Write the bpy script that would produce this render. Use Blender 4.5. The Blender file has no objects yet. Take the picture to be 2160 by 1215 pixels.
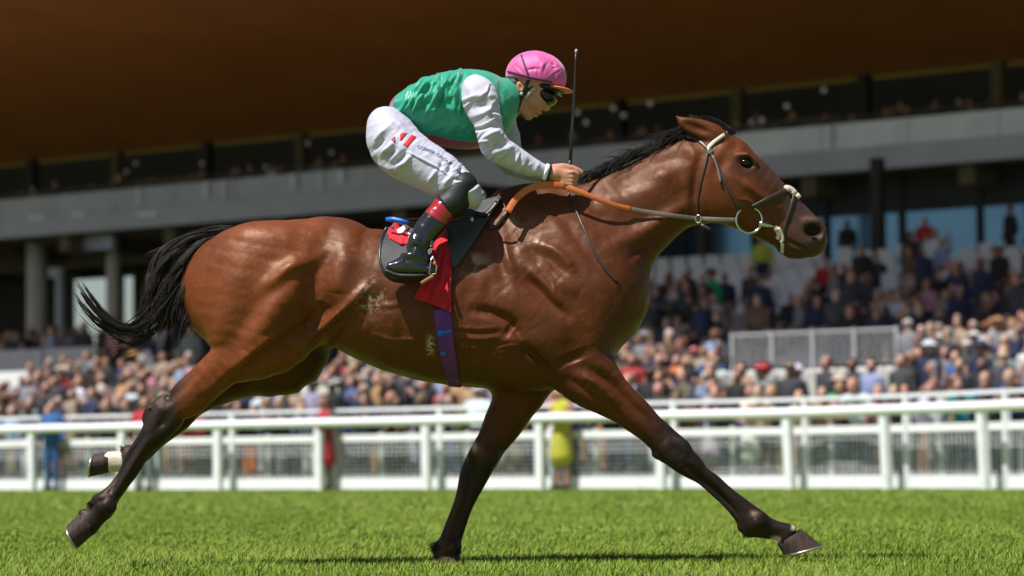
import bpy, math, random
import numpy as np
from mathutils import Vector, Matrix
from mathutils.bvhtree import BVHTree
random.seed(7)
RNG = np.random.default_rng(11)
D = bpy.data
SC = bpy.context.scene
COL = SC.collection

# ------------------------------------------------------------------ camera
F_PX = 6240.0            # focal length in photo pixels (2160 wide)
CAM_H = 0.415
PITCH = math.atan(373.5 / F_PX)
ROLL = math.radians(0.5)
_f = np.array([0, math.cos(PITCH), math.sin(PITCH)])
_r0 = np.array([1.0, 0, 0]); _u0 = np.array([0, -math.sin(PITCH), math.cos(PITCH)])
_r = _r0 * math.cos(ROLL) - _u0 * math.sin(ROLL)
_u = _u0 * math.cos(ROLL) + _r0 * math.sin(ROLL)
CAM = np.array([0, 0, CAM_H])
Y0 = 12.0                # distance of the horse from the camera
PXM = F_PX / Y0          # photo pixels per metre at the horse

def PW(px, py, dep=Y0):
    d = _f + (px - 1080) / F_PX * _r + (607.5 - py) / F_PX * _u
    return CAM + d * (dep / d[1])

def PX(P):
    q = P - CAM
    w = q @ _f
    return 1080 + F_PX * (q @ _r) / w, 607.5 - F_PX * (q @ _u) / w

cam_d = D.cameras.new('camera')
cam = D.objects.new('camera', cam_d); COL.objects.link(cam)
M = Matrix.Identity(4)
for i in range(3):
    M[i][0], M[i][1], M[i][2], M[i][3] = _r[i], _u[i], -_f[i], CAM[i]
cam.matrix_world = M
cam_d.sensor_width = 36; cam_d.lens = 36 * F_PX / 2160
cam_d.clip_start = 0.1; cam_d.clip_end = 3000
cam_d.dof.use_dof = True
cam_d.dof.focus_distance = 11.83
cam_d.dof.aperture_fstop = 2.8
SC.camera = cam

# ------------------------------------------------------------------ materials
def srgb(r, g, b):
    f = lambda c: (c / 255 / 12.92) if c <= 10 else ((c / 255 + 0.055) / 1.055) ** 2.4
    return (f(r), f(g), f(b), 1)

def mat(name, color=(.5, .5, .5), rough=.6, metal=0, spec=.5, noise=0, nscale=8, bump=0, bscale=40, attr=None,
        sheen=0, coat=0, coat_rough=.1, trans=0, detail=4, bdist=.002, obj_attr=None, stretch=None):
    m = D.materials.new(name); m.use_nodes = True
    nt = m.node_tree; N = nt.nodes; L = nt.links
    b = N['Principled BSDF']
    c = tuple(color[:3]) + (1,)
    b.inputs['Base Color'].default_value = c
    b.inputs['Roughness'].default_value = rough
    b.inputs['Metallic'].default_value = metal
    b.inputs['Specular IOR Level'].default_value = spec
    b.inputs['Sheen Weight'].default_value = sheen
    b.inputs['Coat Weight'].default_value = coat
    b.inputs['Coat Roughness'].default_value = coat_rough
    src = None
    if attr:
        a = N.new('ShaderNodeAttribute'); a.attribute_name = attr; src = a.outputs['Color']
    if obj_attr:
        a = N.new('ShaderNodeAttribute'); a.attribute_type = 'OBJECT'; a.attribute_name = obj_attr; src = a.outputs['Color']
    tc = N.new('ShaderNodeTexCoord')
    vec = tc.outputs['Object']
    if stretch:
        mp = N.new('ShaderNodeMapping'); mp.inputs['Scale'].default_value = stretch
        L.new(vec, mp.inputs['Vector']); vec = mp.outputs['Vector']
    if noise:
        t = N.new('ShaderNodeTexNoise'); t.inputs['Scale'].default_value = nscale; t.inputs['Detail'].default_value = detail
        L.new(vec, t.inputs['Vector'])
        mr = N.new('ShaderNodeMapRange'); mr.inputs['From Min'].default_value = .3; mr.inputs['From Max'].default_value = .7
        mr.inputs['To Min'].default_value = 1 - noise; mr.inputs['To Max'].default_value = 1 + noise
        L.new(t.outputs['Fac'], mr.inputs['Value'])
        mx = N.new('ShaderNodeMix'); mx.data_type = 'RGBA'; mx.blend_type = 'MULTIPLY'; mx.inputs[0].default_value = 1
        if src: L.new(src, mx.inputs[6])
        else: mx.inputs[6].default_value = c
        L.new(mr.outputs[0], mx.inputs[7]); src = mx.outputs[2]
    if src: L.new(src, b.inputs['Base Color'])
    if bump:
        t = N.new('ShaderNodeTexNoise'); t.inputs['Scale'].default_value = bscale; t.inputs['Detail'].default_value = detail
        L.new(vec, t.inputs['Vector'])
        bp = N.new('ShaderNodeBump'); bp.inputs['Strength'].default_value = bump; bp.inputs['Distance'].default_value = bdist
        L.new(t.outputs['Fac'], bp.inputs['Height']); L.new(bp.outputs['Normal'], b.inputs['Normal'])
    if trans:
        b.inputs['Transmission Weight'].default_value = trans
    return m

# ------------------------------------------------------------------ objects
def link(o, parent=None):
    COL.objects.link(o)
    if parent is not None: o.parent = parent
    return o

def tag(o, label, cat, group=None, kind=None):
    if label: o['label'] = label
    if cat: o['category'] = cat
    if group: o['group'] = group
    if kind: o['kind'] = kind
    return o

def mk(name, V, Fc, m, parent=None, smooth=True, col=None, loc=None):
    """V Nx3 array, Fc list of faces or MxK int array -> one mesh object"""
    me = D.meshes.new(name)
    V = np.asarray(V, dtype=np.float32)
    if isinstance(Fc, np.ndarray):
        nf, k = Fc.shape
        me.vertices.add(len(V)); me.vertices.foreach_set('co', V.ravel())
        me.loops.add(nf * k); me.polygons.add(nf)
        me.loops.foreach_set('vertex_index', Fc.astype(np.int32).ravel())
        me.polygons.foreach_set('loop_start', np.arange(nf, dtype=np.int32) * k)
        me.update(calc_edges=True)
    else:
        me.from_pydata(V.tolist(), [], [list(f) for f in Fc]); me.update()
    me.polygons.foreach_set('use_smooth', np.full(len(me.polygons), smooth, dtype=bool))
    if col is not None:
        ca = me.color_attributes.new('Col', 'FLOAT_COLOR', 'POINT')
        c = np.ones((len(V), 4), dtype=np.float32); c[:, :3] = col
        ca.data.foreach_set('color', c.ravel())
    for x in (m if isinstance(m, (list, tuple)) else [m]):
        me.materials.append(x)
    o = D.objects.new(name, me)
    if loc is not None: o.location = loc
    return link(o, parent)

def empty(name, loc=(0, 0, 0), parent=None):
    o = D.objects.new(name, None); o.empty_display_size = .1; o.location = loc
    return link(o, parent)

class MB:
    """collects boxes / tubes into one mesh"""
    def __init__(s): s.v = []; s.f = []
    def box(s, lo, hi, R=None, O=None):
        x0, y0, z0 = lo; x1, y1, z1 = hi
        p = np.array([[x0, y0, z0], [x1, y0, z0], [x1, y1, z0], [x0, y1, z0], [x0, y0, z1], [x1, y0, z1], [x1, y1, z1], [x0, y1, z1]], float)
        if R is not None: p = p @ R.T
        if O is not None: p = p + O
        n = len(s.v); s.v += p.tolist()
        s.f += [[n + i for i in q] for q in ((0, 3, 2, 1), (4, 5, 6, 7), (0, 1, 5, 4), (1, 2, 6, 5), (2, 3, 7, 6), (3, 0, 4, 7))]
        return s
    def bar(s, a, b, w, h, up=(0, 0, 1)):
        """a rectangular bar from a to b, w sideways, h along up"""
        a = np.array(a, float); b = np.array(b, float); d = b - a; d /= np.linalg.norm(d)
        up = np.array(up, float); sd = np.cross(d, up); sd /= np.linalg.norm(sd); u = np.cross(sd, d)
        n = len(s.v)
        for q in (a, b):
            for i, j in ((-1, -1), (1, -1), (1, 1), (-1, 1)): s.v.append((q + sd * w / 2 * i + u * h / 2 * j).tolist())
        s.f += [[n + i for i in q] for q in ((0, 3, 2, 1), (4, 5, 6, 7), (0, 1, 5, 4), (1, 2, 6, 5), (2, 3, 7, 6), (3, 0, 4, 7))]
        return s
    def tube(s, pts, rad, n=10, flat=None, cap=True):
        pts = np.array(pts, float); k = len(pts)
        rad = np.broadcast_to(np.array(rad, float), (k,))
        T = np.gradient(pts, axis=0); T /= np.linalg.norm(T, axis=1)[:, None] + 1e-12
        ref = np.array([0, 1.0, 0]) if abs(T[0][1]) < .9 else np.array([1.0, 0, 0])
        b0 = len(s.v)
        for i in range(k):
            u = np.cross(T[i], ref); u /= np.linalg.norm(u) + 1e-12; w = np.cross(u, T[i])
            ref = w
            for j in range(n):
                a = 2 * math.pi * j / n
                s.v.append((pts[i] + rad[i] * (u * math.cos(a) + w * math.sin(a))).tolist())
        for i in range(k - 1):
            for j in range(n):
                j2 = (j + 1) % n
                s.f.append([b0 + i * n + j, b0 + i * n + j2, b0 + (i + 1) * n + j2, b0 + (i + 1) * n + j])
        if cap:
            s.f.append([b0 + j for j in range(n)][::-1]); s.f.append([b0 + (k - 1) * n + j for j in range(n)])
        return s
    def build(s, name, m, parent=None, smooth=False):
        return mk(name, np.array(s.v), s.f, m, parent, smooth)

# ------------------------------------------------------------------ implicit surfaces
def cr(P, n):
    """Catmull-Rom resample of rows of P, n steps per interval"""
    P = np.asarray(P, float); k = len(P)
    E = np.vstack([2 * P[0] - P[1], P, 2 * P[-1] - P[-2]])
    out = []
    for i in range(k - 1):
        p0, p1, p2, p3 = E[i:i + 4]
        for j in range(n):
            t = j / n
            out.append(.5 * (2 * p1 + (p2 - p0) * t + (2 * p0 - 5 * p1 + 4 * p2 - p3) * t * t + (3 * p1 - p0 - 3 * p2 + p3) * t ** 3))
    out.append(P[-1])
    return np.array(out)

class Loft:
    """stations (ax,ay,bx,by,hw,yoff[,egg]) in photo pixels: two outline points in the plane of the horse, half width and depth offset"""
    def __init__(s, st, p=2.2, sub=3, cap=(None, None), grow=0.0):
        R = []
        for q in st:
            ax, ay, bx, by, hw, yo = q[:6]; egg = q[6] if len(q) > 6 else 0
            dep = Y0 + yo / PXM
            A = PW(ax, ay, dep); B = PW(bx, by, dep)
            R.append([A[0], A[2], B[0], B[2], hw / PXM * dep / Y0, dep, egg])
        R = cr(R, sub)
        A = R[:, :2]; B = R[:, 2:4]
        C = (A + B) / 2
        T = np.gradient(C, axis=0); T /= np.linalg.norm(T, axis=1)[:, None]
        n = np.stack([-T[:, 1], T[:, 0]], 1)
        h = ((A - B) * n).sum(1) / 2
        s.sg = 1.0 if h.mean() > 0 else -1.0
        s.a = np.maximum(np.abs(h), .004) + grow
        s.C = C; s.w = R[:, 4] + grow; s.y = R[:, 5]; s.e = R[:, 6]; s.p = p
        s.cap = tuple((c / PXM if c is not None else None) for c in cap)
        r = np.maximum(s.a, s.w).max() + .06
        s.lo = np.array([C[:, 0].min() - r, s.y.min() - r, C[:, 1].min() - r]); s.hi = np.array([C[:, 0].max() + r, s.y.max() + r, C[:, 1].max() + r])
    def ev(s, P, param=False):
        x, y, z = P[:, 0], P[:, 1], P[:, 2]
        best = np.full(len(P), 9.0, np.float32); par = np.zeros(len(P), np.float32); uu = np.zeros(len(P), np.float32)
        n = len(s.C) - 1
        for i in range(n):
            c0 = s.C[i]; d = s.C[i + 1] - c0; L = math.hypot(*d) + 1e-9; tx, tz = d / L
            qx = x - c0[0]; qz = z - c0[1]
            sl = qx * tx + qz * tz
            t = np.clip(sl / L, 0, 1); ov = sl - t * L
            u = (-qx * tz + qz * tx) * s.sg
            a = s.a[i] + (s.a[i + 1] - s.a[i]) * t; w = s.w[i] + (s.w[i + 1] - s.w[i]) * t
            y0 = s.y[i] + (s.y[i + 1] - s.y[i]) * t
            un = u / a
            e = s.e[i] + (s.e[i + 1] - s.e[i]) * t
            ww = w * (1 + e * np.clip(un, -1, 1))
            vn = (y - y0) / ww
            if s.p == 2: r2 = un * un + vn * vn
            else: r2 = (np.abs(un) ** s.p + np.abs(vn) ** s.p) ** (2 / s.p)
            mn = np.minimum(a, w)
            cp = mn
            if i == 0 and s.cap[0] is not None: cp = np.where(ov < 0, s.cap[0], cp)
            if i == n - 1 and s.cap[1] is not None: cp = np.where(ov > 0, s.cap[1], cp)
            f = (np.sqrt(r2 + (ov / cp) ** 2) - 1) * mn
            if param:
                k = f < best; par = np.where(k, (i + t) / n, par); uu = np.where(k, un, uu)
            best = np.minimum(best, f)
        return (best, par, uu) if param else best

class Ell:
    def __init__(s, px, py, yo, rx, rz, ry, ang=0):
        """ellipsoid: centre in photo pixels, radii in pixels (along, across, depth), ang in-plane degrees (screen, up positive)"""
        s.c = PW(px, py, Y0 + yo / PXM); s.r = np.array([rx, ry, rz]) / PXM
        s.co, s.si = math.cos(math.radians(ang)), math.sin(math.radians(ang))
        r = s.r.max() + .05; s.lo = s.c - r; s.hi = s.c + r
    def ev(s, P):
        q = P - s.c
        x = q[:, 0] * s.co + q[:, 2] * s.si; z = -q[:, 0] * s.si + q[:, 2] * s.co
        return (np.sqrt((x / s.r[0]) ** 2 + (q[:, 1] / s.r[1]) ** 2 + (z / s.r[2]) ** 2) - 1) * s.r.min()

class Cap:
    """chain of tapered capsules through world points"""
    def __init__(s, pts, rad, px=True):
        if px: s.p = np.array([PW(a, b, Y0 + c / PXM) for a, b, c in pts]); s.r = np.array(rad, float) / PXM
        else: s.p = np.array(pts, float); s.r = np.array(rad, float)
        r = s.r.max() + .06
        s.lo = s.p.min(0) - r; s.hi = s.p.max(0) + r
    def ev(s, P):
        best = np.full(len(P), 9.0, np.float32)
        for i in range(len(s.p) - 1):
            a, b = s.p[i], s.p[i + 1]; d = b - a
            t = np.clip(((P - a) @ d) / (d @ d + 1e-12), 0, 1)
            f = np.linalg.norm(P - a - t[:, None] * d, axis=1) - (s.r[i] + (s.r[i + 1] - s.r[i]) * t)
            best = np.minimum(best, f)
        return best

def sd_eval(ops, P):
    out = np.full(len(P), 9.0, np.float32)
    for pr, k, op in ops:
        m = np.all((P > pr.lo - .06) & (P < pr.hi + .06), axis=1)
        if not m.any(): continue
        f = pr.ev(P[m]); o = out[m]
        if op == 'U':
            h = np.maximum(k - np.abs(o - f), 0) / k
            out[m] = np.minimum(o, f) - h * h * k / 4
        else:
            f = -f
            h = np.maximum(k - np.abs(o - f), 0) / k
            out[m] = np.maximum(o, f) + h * h * k / 4
    return out

def surface_nets(F, lo, h):
    S = F < 0
    c = np.zeros(tuple(n - 1 for n in F.shape), np.int8)
    for i in (0, 1):
        for j in (0, 1):
            for k in (0, 1):
                c += S[i:F.shape[0] - 1 + i, j:F.shape[1] - 1 + j, k:F.shape[2] - 1 + k]
    act = (c > 0) & (c < 8)
    I = np.argwhere(act)
    idx = np.full(c.shape, -1, np.int32); idx[act] = np.arange(len(I))
    corners = [(i, j, k) for i in (0, 1) for j in (0, 1) for k in (0, 1)]
    val = {q: F[I[:, 0] + q[0], I[:, 1] + q[1], I[:, 2] + q[2]] for q in corners}
    acc = np.zeros((len(I), 3)); cnt = np.zeros(len(I))
    for q in corners:
        for ax in range(3):
            if q[ax] == 0:
                r = list(q); r[ax] = 1; r = tuple(r)
                fa, fb = val[q], val[r]; m = (fa < 0) != (fb < 0)
                t = np.where(m, fa / np.where(m, fa - fb, 1), 0)
                p = np.array(q, float)[None].repeat(len(I), 0); p[:, ax] = t
                acc += p * m[:, None]; cnt += m
    V = lo + (I + acc / cnt[:, None]) * h
    quads = []
    for ax in range(3):
        sl0 = [slice(None)] * 3; sl1 = [slice(None)] * 3
        sl0[ax] = slice(0, -1); sl1[ax] = slice(1, None)
        a, b = S[tuple(sl0)], S[tuple(sl1)]
        E = np.argwhere(a != b)
        u, v = (ax + 1) % 3, (ax + 2) % 3
        E = E[(E[:, u] > 0) & (E[:, v] > 0) & (E[:, u] < F.shape[u] - 1) & (E[:, v] < F.shape[v] - 1)]
        g = lambda du, dv: idx[tuple((E + np.eye(3, dtype=int)[u] * du + np.eye(3, dtype=int)[v] * dv).T)]
        q = np.stack([g(-1, -1), g(0, -1), g(0, 0), g(-1, 0)], 1)
        fl = ~a[tuple(E.T)]
        q[fl] = q[fl][:, ::-1]
        quads.append(q)
    return V, np.vstack(quads)

def sd_mesh(ops, h, pad=.03, smooth=2):
    lo = np.min([p.lo for p, k, o in ops if o == 'U'], axis=0) - pad + .05; hi = np.max([p.hi for p, k, o in ops if o == 'U'], axis=0) + pad - .05
    H = 4 * h
    n = np.ceil((hi - lo) / H).astype(int) + 1
    g = np.stack(np.meshgrid(*[lo[i] + np.arange(n[i]) * H for i in range(3)], indexing='ij'), -1).reshape(-1, 3)
    Fc = np.concatenate([sd_eval(ops, c) for c in np.array_split(g, max(1, len(g) // 200000))]).reshape(n)
    near = np.abs(Fc) < H * 1.2
    nr = near.copy()
    for ax in range(3):
        a = np.swapaxes(nr, 0, ax); b = a.copy(); b[1:] |= a[:-1]; b[:-1] |= a[1:]; nr = np.swapaxes(b, 0, ax)
    F = np.where(Fc < 0, -1.0, 1.0).astype(np.float32)
    for ax in range(3): F = F.repeat(4, ax); nr = nr.repeat(4, ax)
    I = np.argwhere(nr)
    off = lo - 1.5 * h            # fine node i sits at lo + (i-1.5)h
    P = off + I * h
    F[nr] = np.concatenate([sd_eval(ops, c) for c in np.array_split(P, max(1, len(P) // 200000))])
    V, Q = surface_nets(F, off, h)
    return lap(V, Q, smooth), Q

def lap(V, Q, it, lam=.5):
    if it <= 0: return V
    n = len(V)
    a = np.concatenate([Q[:, 0], Q[:, 1], Q[:, 2], Q[:, 3]]); b = np.concatenate([Q[:, 1], Q[:, 2], Q[:, 3], Q[:, 0]])
    A = np.concatenate([a, b]); B = np.concatenate([b, a])
    c = np.bincount(A, minlength=n).astype(float)[:, None]; c[c == 0] = 1
    for i in range(it):
        m = np.stack([np.bincount(A, V[B, k], n) for k in range(3)], 1) / c
        V = V + (m - V) * (lam if i % 2 == 0 else -lam * .9)
    return V

def vnorm(V, Q):
    fn = np.cross(V[Q[:, 2]] - V[Q[:, 0]], V[Q[:, 3]] - V[Q[:, 1]])
    N = np.zeros_like(V)
    for j in range(4):
        for k in range(3): N[:, k] += np.bincount(Q[:, j], fn[:, k], len(V))
    return N / (np.linalg.norm(N, axis=1)[:, None] + 1e-12)

def sstep(x, a, b):
    t = np.clip((x - a) / (b - a), 0, 1); return t * t * (3 - 2 * t)

def pl_dist(X, Yp, pl):
    """distance in pixels to a polyline, and the position along it (0..1)"""
    best = np.full(len(X), 1e9); par = np.zeros(len(X)); n = len(pl) - 1
    for i in range(n):
        ax, ay = pl[i]; bx, by = pl[i + 1]; dx, dy = bx - ax, by - ay
        t = np.clip(((X - ax) * dx + (Yp - ay) * dy) / (dx * dx + dy * dy + 1e-9), 0, 1)
        d = np.hypot(X - ax - t * dx, Yp - ay - t * dy)
        k = d < best; best = np.where(k, d, best); par = np.where(k, (i + t) / n, par)
    return best, par

def vnoise(P, scale, seed=0):
    """smooth value noise on Nx3 points"""
    r = np.random.default_rng(seed); T = r.random((32, 32, 32)) * 2 - 1
    q = P * scale; i = np.floor(q).astype(int); f = q - i; f = f * f * (3 - 2 * f)
    out = 0
    for a in (0, 1):
        for b in (0, 1):
            for c in (0, 1):
                w = (f[:, 0] if a else 1 - f[:, 0]) * (f[:, 1] if b else 1 - f[:, 1]) * (f[:, 2] if c else 1 - f[:, 2])
                out = out + w * T[(i[:, 0] + a) & 31, (i[:, 1] + b) & 31, (i[:, 2] + c) & 31]
    return out

def subdivide(V, Q, times=1):
    """Catmull-Clark through a modifier, returned as arrays"""
    me = D.meshes.new('tmp'); o = D.objects.new('tmp', me); COL.objects.link(o)
    me.vertices.add(len(V)); me.vertices.foreach_set('co', np.asarray(V, np.float32).ravel())
    me.loops.add(Q.size); me.polygons.add(len(Q)); me.loops.foreach_set('vertex_index', Q.astype(np.int32).ravel())
    me.polygons.foreach_set('loop_start', np.arange(len(Q), dtype=np.int32) * 4); me.update(calc_edges=True)
    md = o.modifiers.new('s', 'SUBSURF'); md.levels = times; md.render_levels = times
    dg = bpy.context.evaluated_depsgraph_get(); ev = o.evaluated_get(dg); em = ev.to_mesh()
    W = np.empty(len(em.vertices) * 3, np.float32); em.vertices.foreach_get('co', W)
    L = np.empty(len(em.loops), np.int32); em.loops.foreach_get('vertex_index', L)
    ev.to_mesh_clear(); D.objects.remove(o); D.meshes.remove(me)
    return W.reshape(-1, 3).astype(float), L.reshape(-1, 4)
# ================================================================== THE HORSE
torso = Loft([
    (455, 548, 432, 690, 62, 0), (498, 494, 470, 735, 100, 0), (560, 475, 550, 750, 126, 0, -.06), (640, 459, 640, 735, 138, 0, -.12),
    (700, 457, 708, 712, 136, 0, -.12), (760, 468, 771, 758, 136, 0, -.08), (820, 482, 840, 785, 142, 0, -.05), (900, 486, 908, 804, 146, 0, -.05),
    (980, 462, 977, 818, 143, 0, -.15), (1050, 428, 1045, 828, 134, 0, -.3), (1095, 414, 1110, 826, 126, 0, -.38), (1150, 425, 1178, 812, 122, 0, -.34),
    (1215, 475, 1248, 770, 112, 0, -.2), (1262, 545, 1290, 715, 92, 0, 0)], p=2.3, cap=(24, 22))
neck = Loft([
    (1085, 416, 1235, 740, 100, 0, -.35), (1120, 408, 1290, 690, 96, 0, -.4), (1165, 400, 1306, 640, 86, 0, -.42), (1222, 387, 1316, 601, 74, 0, -.42),
    (1290, 354, 1345, 571, 62, 0, -.4), (1355, 324, 1378, 535, 54, 0, -.36), (1412, 298, 1408, 505, 50, 0, -.3), (1452, 279, 1446, 484, 47, 0, -.25),
    (1490, 263, 1474, 465, 45, 0, -.2)], p=2.2, cap=(20, 12))
head = Loft([
    (1480, 262, 1466, 410, 42, 0), (1530, 271, 1474, 458, 52, 0), (1575, 313, 1512, 470, 56, 0), (1612, 347, 1556, 487, 51, 0, .1),
    (1646, 383, 1590, 502, 40, 0, .05), (1676, 413, 1622, 515, 34, 0, 0), (1705, 441, 1649, 528, 32, 0), (1727, 464, 1672, 537, 33, 0), (1739, 489, 1702, 536, 30, 0)],
    p=2.4, cap=(20, 9))
nh = Loft([   # near hind leg: front edge, rear edge
    (690, 540, 470, 520, 70, -58), (700, 620, 428, 592, 80, -62), (680, 690, 412, 672, 76, -64), (638, 722, 402, 745, 62, -66), (562, 754, 370, 802, 48, -66),
    (492, 806, 341, 838, 36, -66), (450, 845, 322, 856, 29, -66), (416, 862, 308, 872, 27, -66), (386, 890, 299, 892, 24, -66), (352, 925, 285, 922, 20, -66),
    (317, 958, 267, 953, 17, -66), (291, 1000, 247, 998, 15, -66), (266, 1036, 225, 1028, 16, -66), (251, 1060, 199, 1052, 20, -66), (240, 1082, 193, 1068, 20, -66),
    (223, 1099, 182, 1080, 17, -66), (206, 1120, 172, 1084, 18, -66), (196, 1130, 166, 1086, 19, -66)], p=2.2, cap=(60, 3))
fh = Loft([
    (690, 640, 540, 560, 70, 60), (697, 735, 505, 680, 74, 64), (668, 792, 490, 730, 66, 66), (585, 812, 450, 775, 48, 66), (500, 838, 390, 815, 38, 66),
    (440, 862, 348, 850, 30, 66), (400, 895, 322, 888, 26, 66), (352, 932, 292, 926, 19, 66), (316, 968, 274, 945, 19, 66), (285, 995, 264, 945, 20, 66),
    (262, 995, 256, 951, 18, 66), (240, 996, 236, 952, 18, 66), (230, 996, 226, 952, 19, 66)], p=2.2, cap=(60, 3))
nf = Loft([   # near fore, reaching forward
    (1296, 705, 1085, 690, 50, -72), (1294, 738, 1128, 768, 50, -74), (1308, 768, 1168, 812, 46, -76), (1339, 806, 1193, 828, 42, -76), (1364, 838, 1235, 849, 38, -76),
    (1393, 870, 1277, 872, 33, -76), (1418, 901, 1310, 893, 29, -76), (1450, 930, 1340, 918, 26, -76), (1470, 952, 1370, 942, 26, -76), (1487, 975, 1395, 966, 25, -76),
    (1508, 997, 1425, 988, 21, -76), (1530, 1016, 1458, 1009, 17, -76), (1560, 1045, 1494, 1038, 15, -76), (1582, 1062, 1522, 1067, 16, -76), (1606, 1078, 1548, 1097, 19, -76),
    (1631, 1092, 1571, 1122, 21, -76), (1650, 1099, 1596, 1131, 18, -76), (1670, 1108, 1630, 1136, 18, -76), (1684, 1115, 1640, 1145, 20, -76)], p=2.2, cap=(50, 3))
ff = Loft([   # far fore, on the ground
    (1040, 760, 1168, 760, 46, 62), (1036, 815, 1160, 818, 44, 62), (1031, 852, 1135, 856, 40, 62), (1014, 892, 1108, 897, 35, 62), (999, 934, 1074, 938, 28, 62),
    (981, 967, 1054, 968, 27, 62), (968, 1000, 1033, 1004, 25, 62), (962, 1037, 1012, 1041, 20, 62), (952, 1072, 996, 1074, 17, 62), (936, 1113, 983, 1113, 16, 62),
    (923, 1147, 972, 1147, 19, 62), (916, 1165, 968, 1166, 20, 62), (914, 1176, 969, 1177, 20, 62)], p=2.2, cap=(50, 3))
dock = Cap([(530, 497, 0), (500, 503, 0), (460, 517, 0), (420, 545, 0)], [20, 17, 13, 7])
ear_n = Loft([(1427, 243, 1427, 247, 4, -26), (1447, 245, 1441, 274, 10, -28), (1480, 251, 1470, 291, 12, -28), (1512, 262, 1498, 302, 12, -28), (1530, 276, 1520, 308, 9, -28)], p=2, cap=(3, 10))
ear_f = Loft([(1455, 239, 1457, 244, 4, 26), (1470, 243, 1466, 268, 10, 28), (1498, 250, 1488, 290, 14, 28), (1528, 268, 1515, 310, 12, 28)], p=2, cap=(3, 10))
lip = Cap([(1650, 525, 0), (1668, 533, 0), (1688, 536, 0)], [10, 13, 10])
U = lambda p, k: (p, k / PXM, 'U')
S = lambda p, k: (p, k / PXM, 'S')
horse_ops = [U(torso, 1), U(neck, 60), U(head, 22), U(lip, 8),
             U(Ell(1516, 408, -40, 52, 50, 16, -40), 16), U(Ell(1516, 408, 40, 52, 50, 16, -40), 16),           # cheeks
             U(Cap([(1558, 328, -44), (1576, 328, -50), (1594, 344, -46)], [6, 7, 5]), 8), U(Cap([(1560, 350, -46), (1574, 358, -48), (1590, 354, -46)], [4, 4.5, 4]), 6), U(Cap([(1560, 318, 42), (1585, 330, 46), (1603, 350, 42)], [9, 11, 7]), 12),  # brows
             U(Cap([(1575, 392, -46), (1640, 438, -34)], [6, 4]), 14), U(Cap([(1575, 392, 46), (1640, 438, 34)], [6, 4]), 14),   # facial crests
             S(Ell(1574, 343, -56, 19, 13, 14, -22), 8), S(Ell(1574, 343, 56, 19, 13, 14, -22), 8),
             U(Cap([(1697, 468, -24), (1722, 466, -24), (1738, 484, -22), (1732, 506, -24), (1708, 508, -26)], [7, 8, 7, 7, 6]), 8),
             U(Cap([(1697, 468, 24), (1722, 466, 24), (1738, 484, 22), (1732, 506, 24), (1708, 508, 26)], [7, 8, 7, 7, 6]), 8),
             S(Ell(1715, 487, -34, 19, 14, 18, -15), 6), S(Ell(1715, 487, 34, 19, 14, 18, -15), 6),
             U(ear_n, 6), U(ear_f, 6), S(Ell(1468, 268, -42, 34, 9, 10, -22), 5),
             U(nh, 26), U(fh, 26), U(nf, 20), U(ff, 24), U(dock, 14),
             U(Ell(1120, 680, -78, 70, 52, 34, -35), 30), U(Ell(1120, 680, 78, 70, 52, 34, -35), 30),           # triceps
             U(Ell(1262, 640, -45, 60, 44, 44, -70), 36), U(Ell(1262, 640, 45, 60, 44, 44, -70), 36),           # breast
             U(Ell(1075, 772, -40, 90, 34, 40, -12), 26), U(Ell(1075, 772, 40, 90, 34, 40, -12), 26),           # pectorals under the girth
             U(Cap([(703, 674, -104), (672, 700, -92), (642, 718, -86)], [12, 11, 8]), 22),                       # flank folds
             U(Cap([(703, 674, 104), (690, 700, 92), (680, 718, 86)], [12, 11, 8]), 22),
             U(Cap([(352, 832, -66), (314, 864, -66), (304, 884, -66)], [7, 9, 6]), 8), U(Ell(352, 884, -82, 26, 17, 9, 50), 9), U(Cap([(203, 1052, -66), (193, 1064, -66)], [9, 6]), 7), U(Ell(228, 1066, -84, 15, 20, 7, 50), 8),
             U(Cap([(190, 1090, -66), (174, 1080, -66)], [9, 8]), 7),
             U(Ell(1432, 952, -98, 26, 28, 9, -40), 9), U(Cap([(1386, 958, -76), (1402, 968, -76)], [11, 8]), 8), U(Ell(1462, 975, -76, 22, 16, 22, -40), 10), U(Cap([(1566, 1112, -76), (1580, 1124, -76)], [11, 10]), 9), U(Ell(1600, 1098, -95, 16, 20, 8, -20), 8),
             U(Ell(1020, 962, 36, 24, 34, 10, 80), 9), U(Cap([(1048, 958, 62), (1040, 975, 62)], [9, 8]), 8), U(Ell(948, 1150, 42, 14, 20, 8, 80), 8), U(Cap([(922, 1150, 62), (918, 1160, 62)], [9, 8]), 7), U(Cap([(966, 1152, 62), (966, 1162, 62)], [8, 8]), 7),
             U(Cap([(268, 946, 66), (262, 952, 66)], [8, 6]), 7),
             ]
V, Q = sd_mesh(horse_ops, .0085, smooth=2)
V, Q = subdivide(V, Q, 1)
N = vnorm(V, Q)
sx, sy = PX(V)
near = V[:, 1] < Y0
# which limb a vertex belongs to
prs = {k: p.ev(V, True) for k, p in dict(torso=torso, neck=neck, head=head, nh=nh, fh=fh, nf=nf, ff=ff).items()}
names = list(prs); dist = np.stack([prs[k][0] for k in names]); own = np.array(names)[dist.argmin(0)]
is_far = np.isin(own, ['fh', 'ff'])

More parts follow.
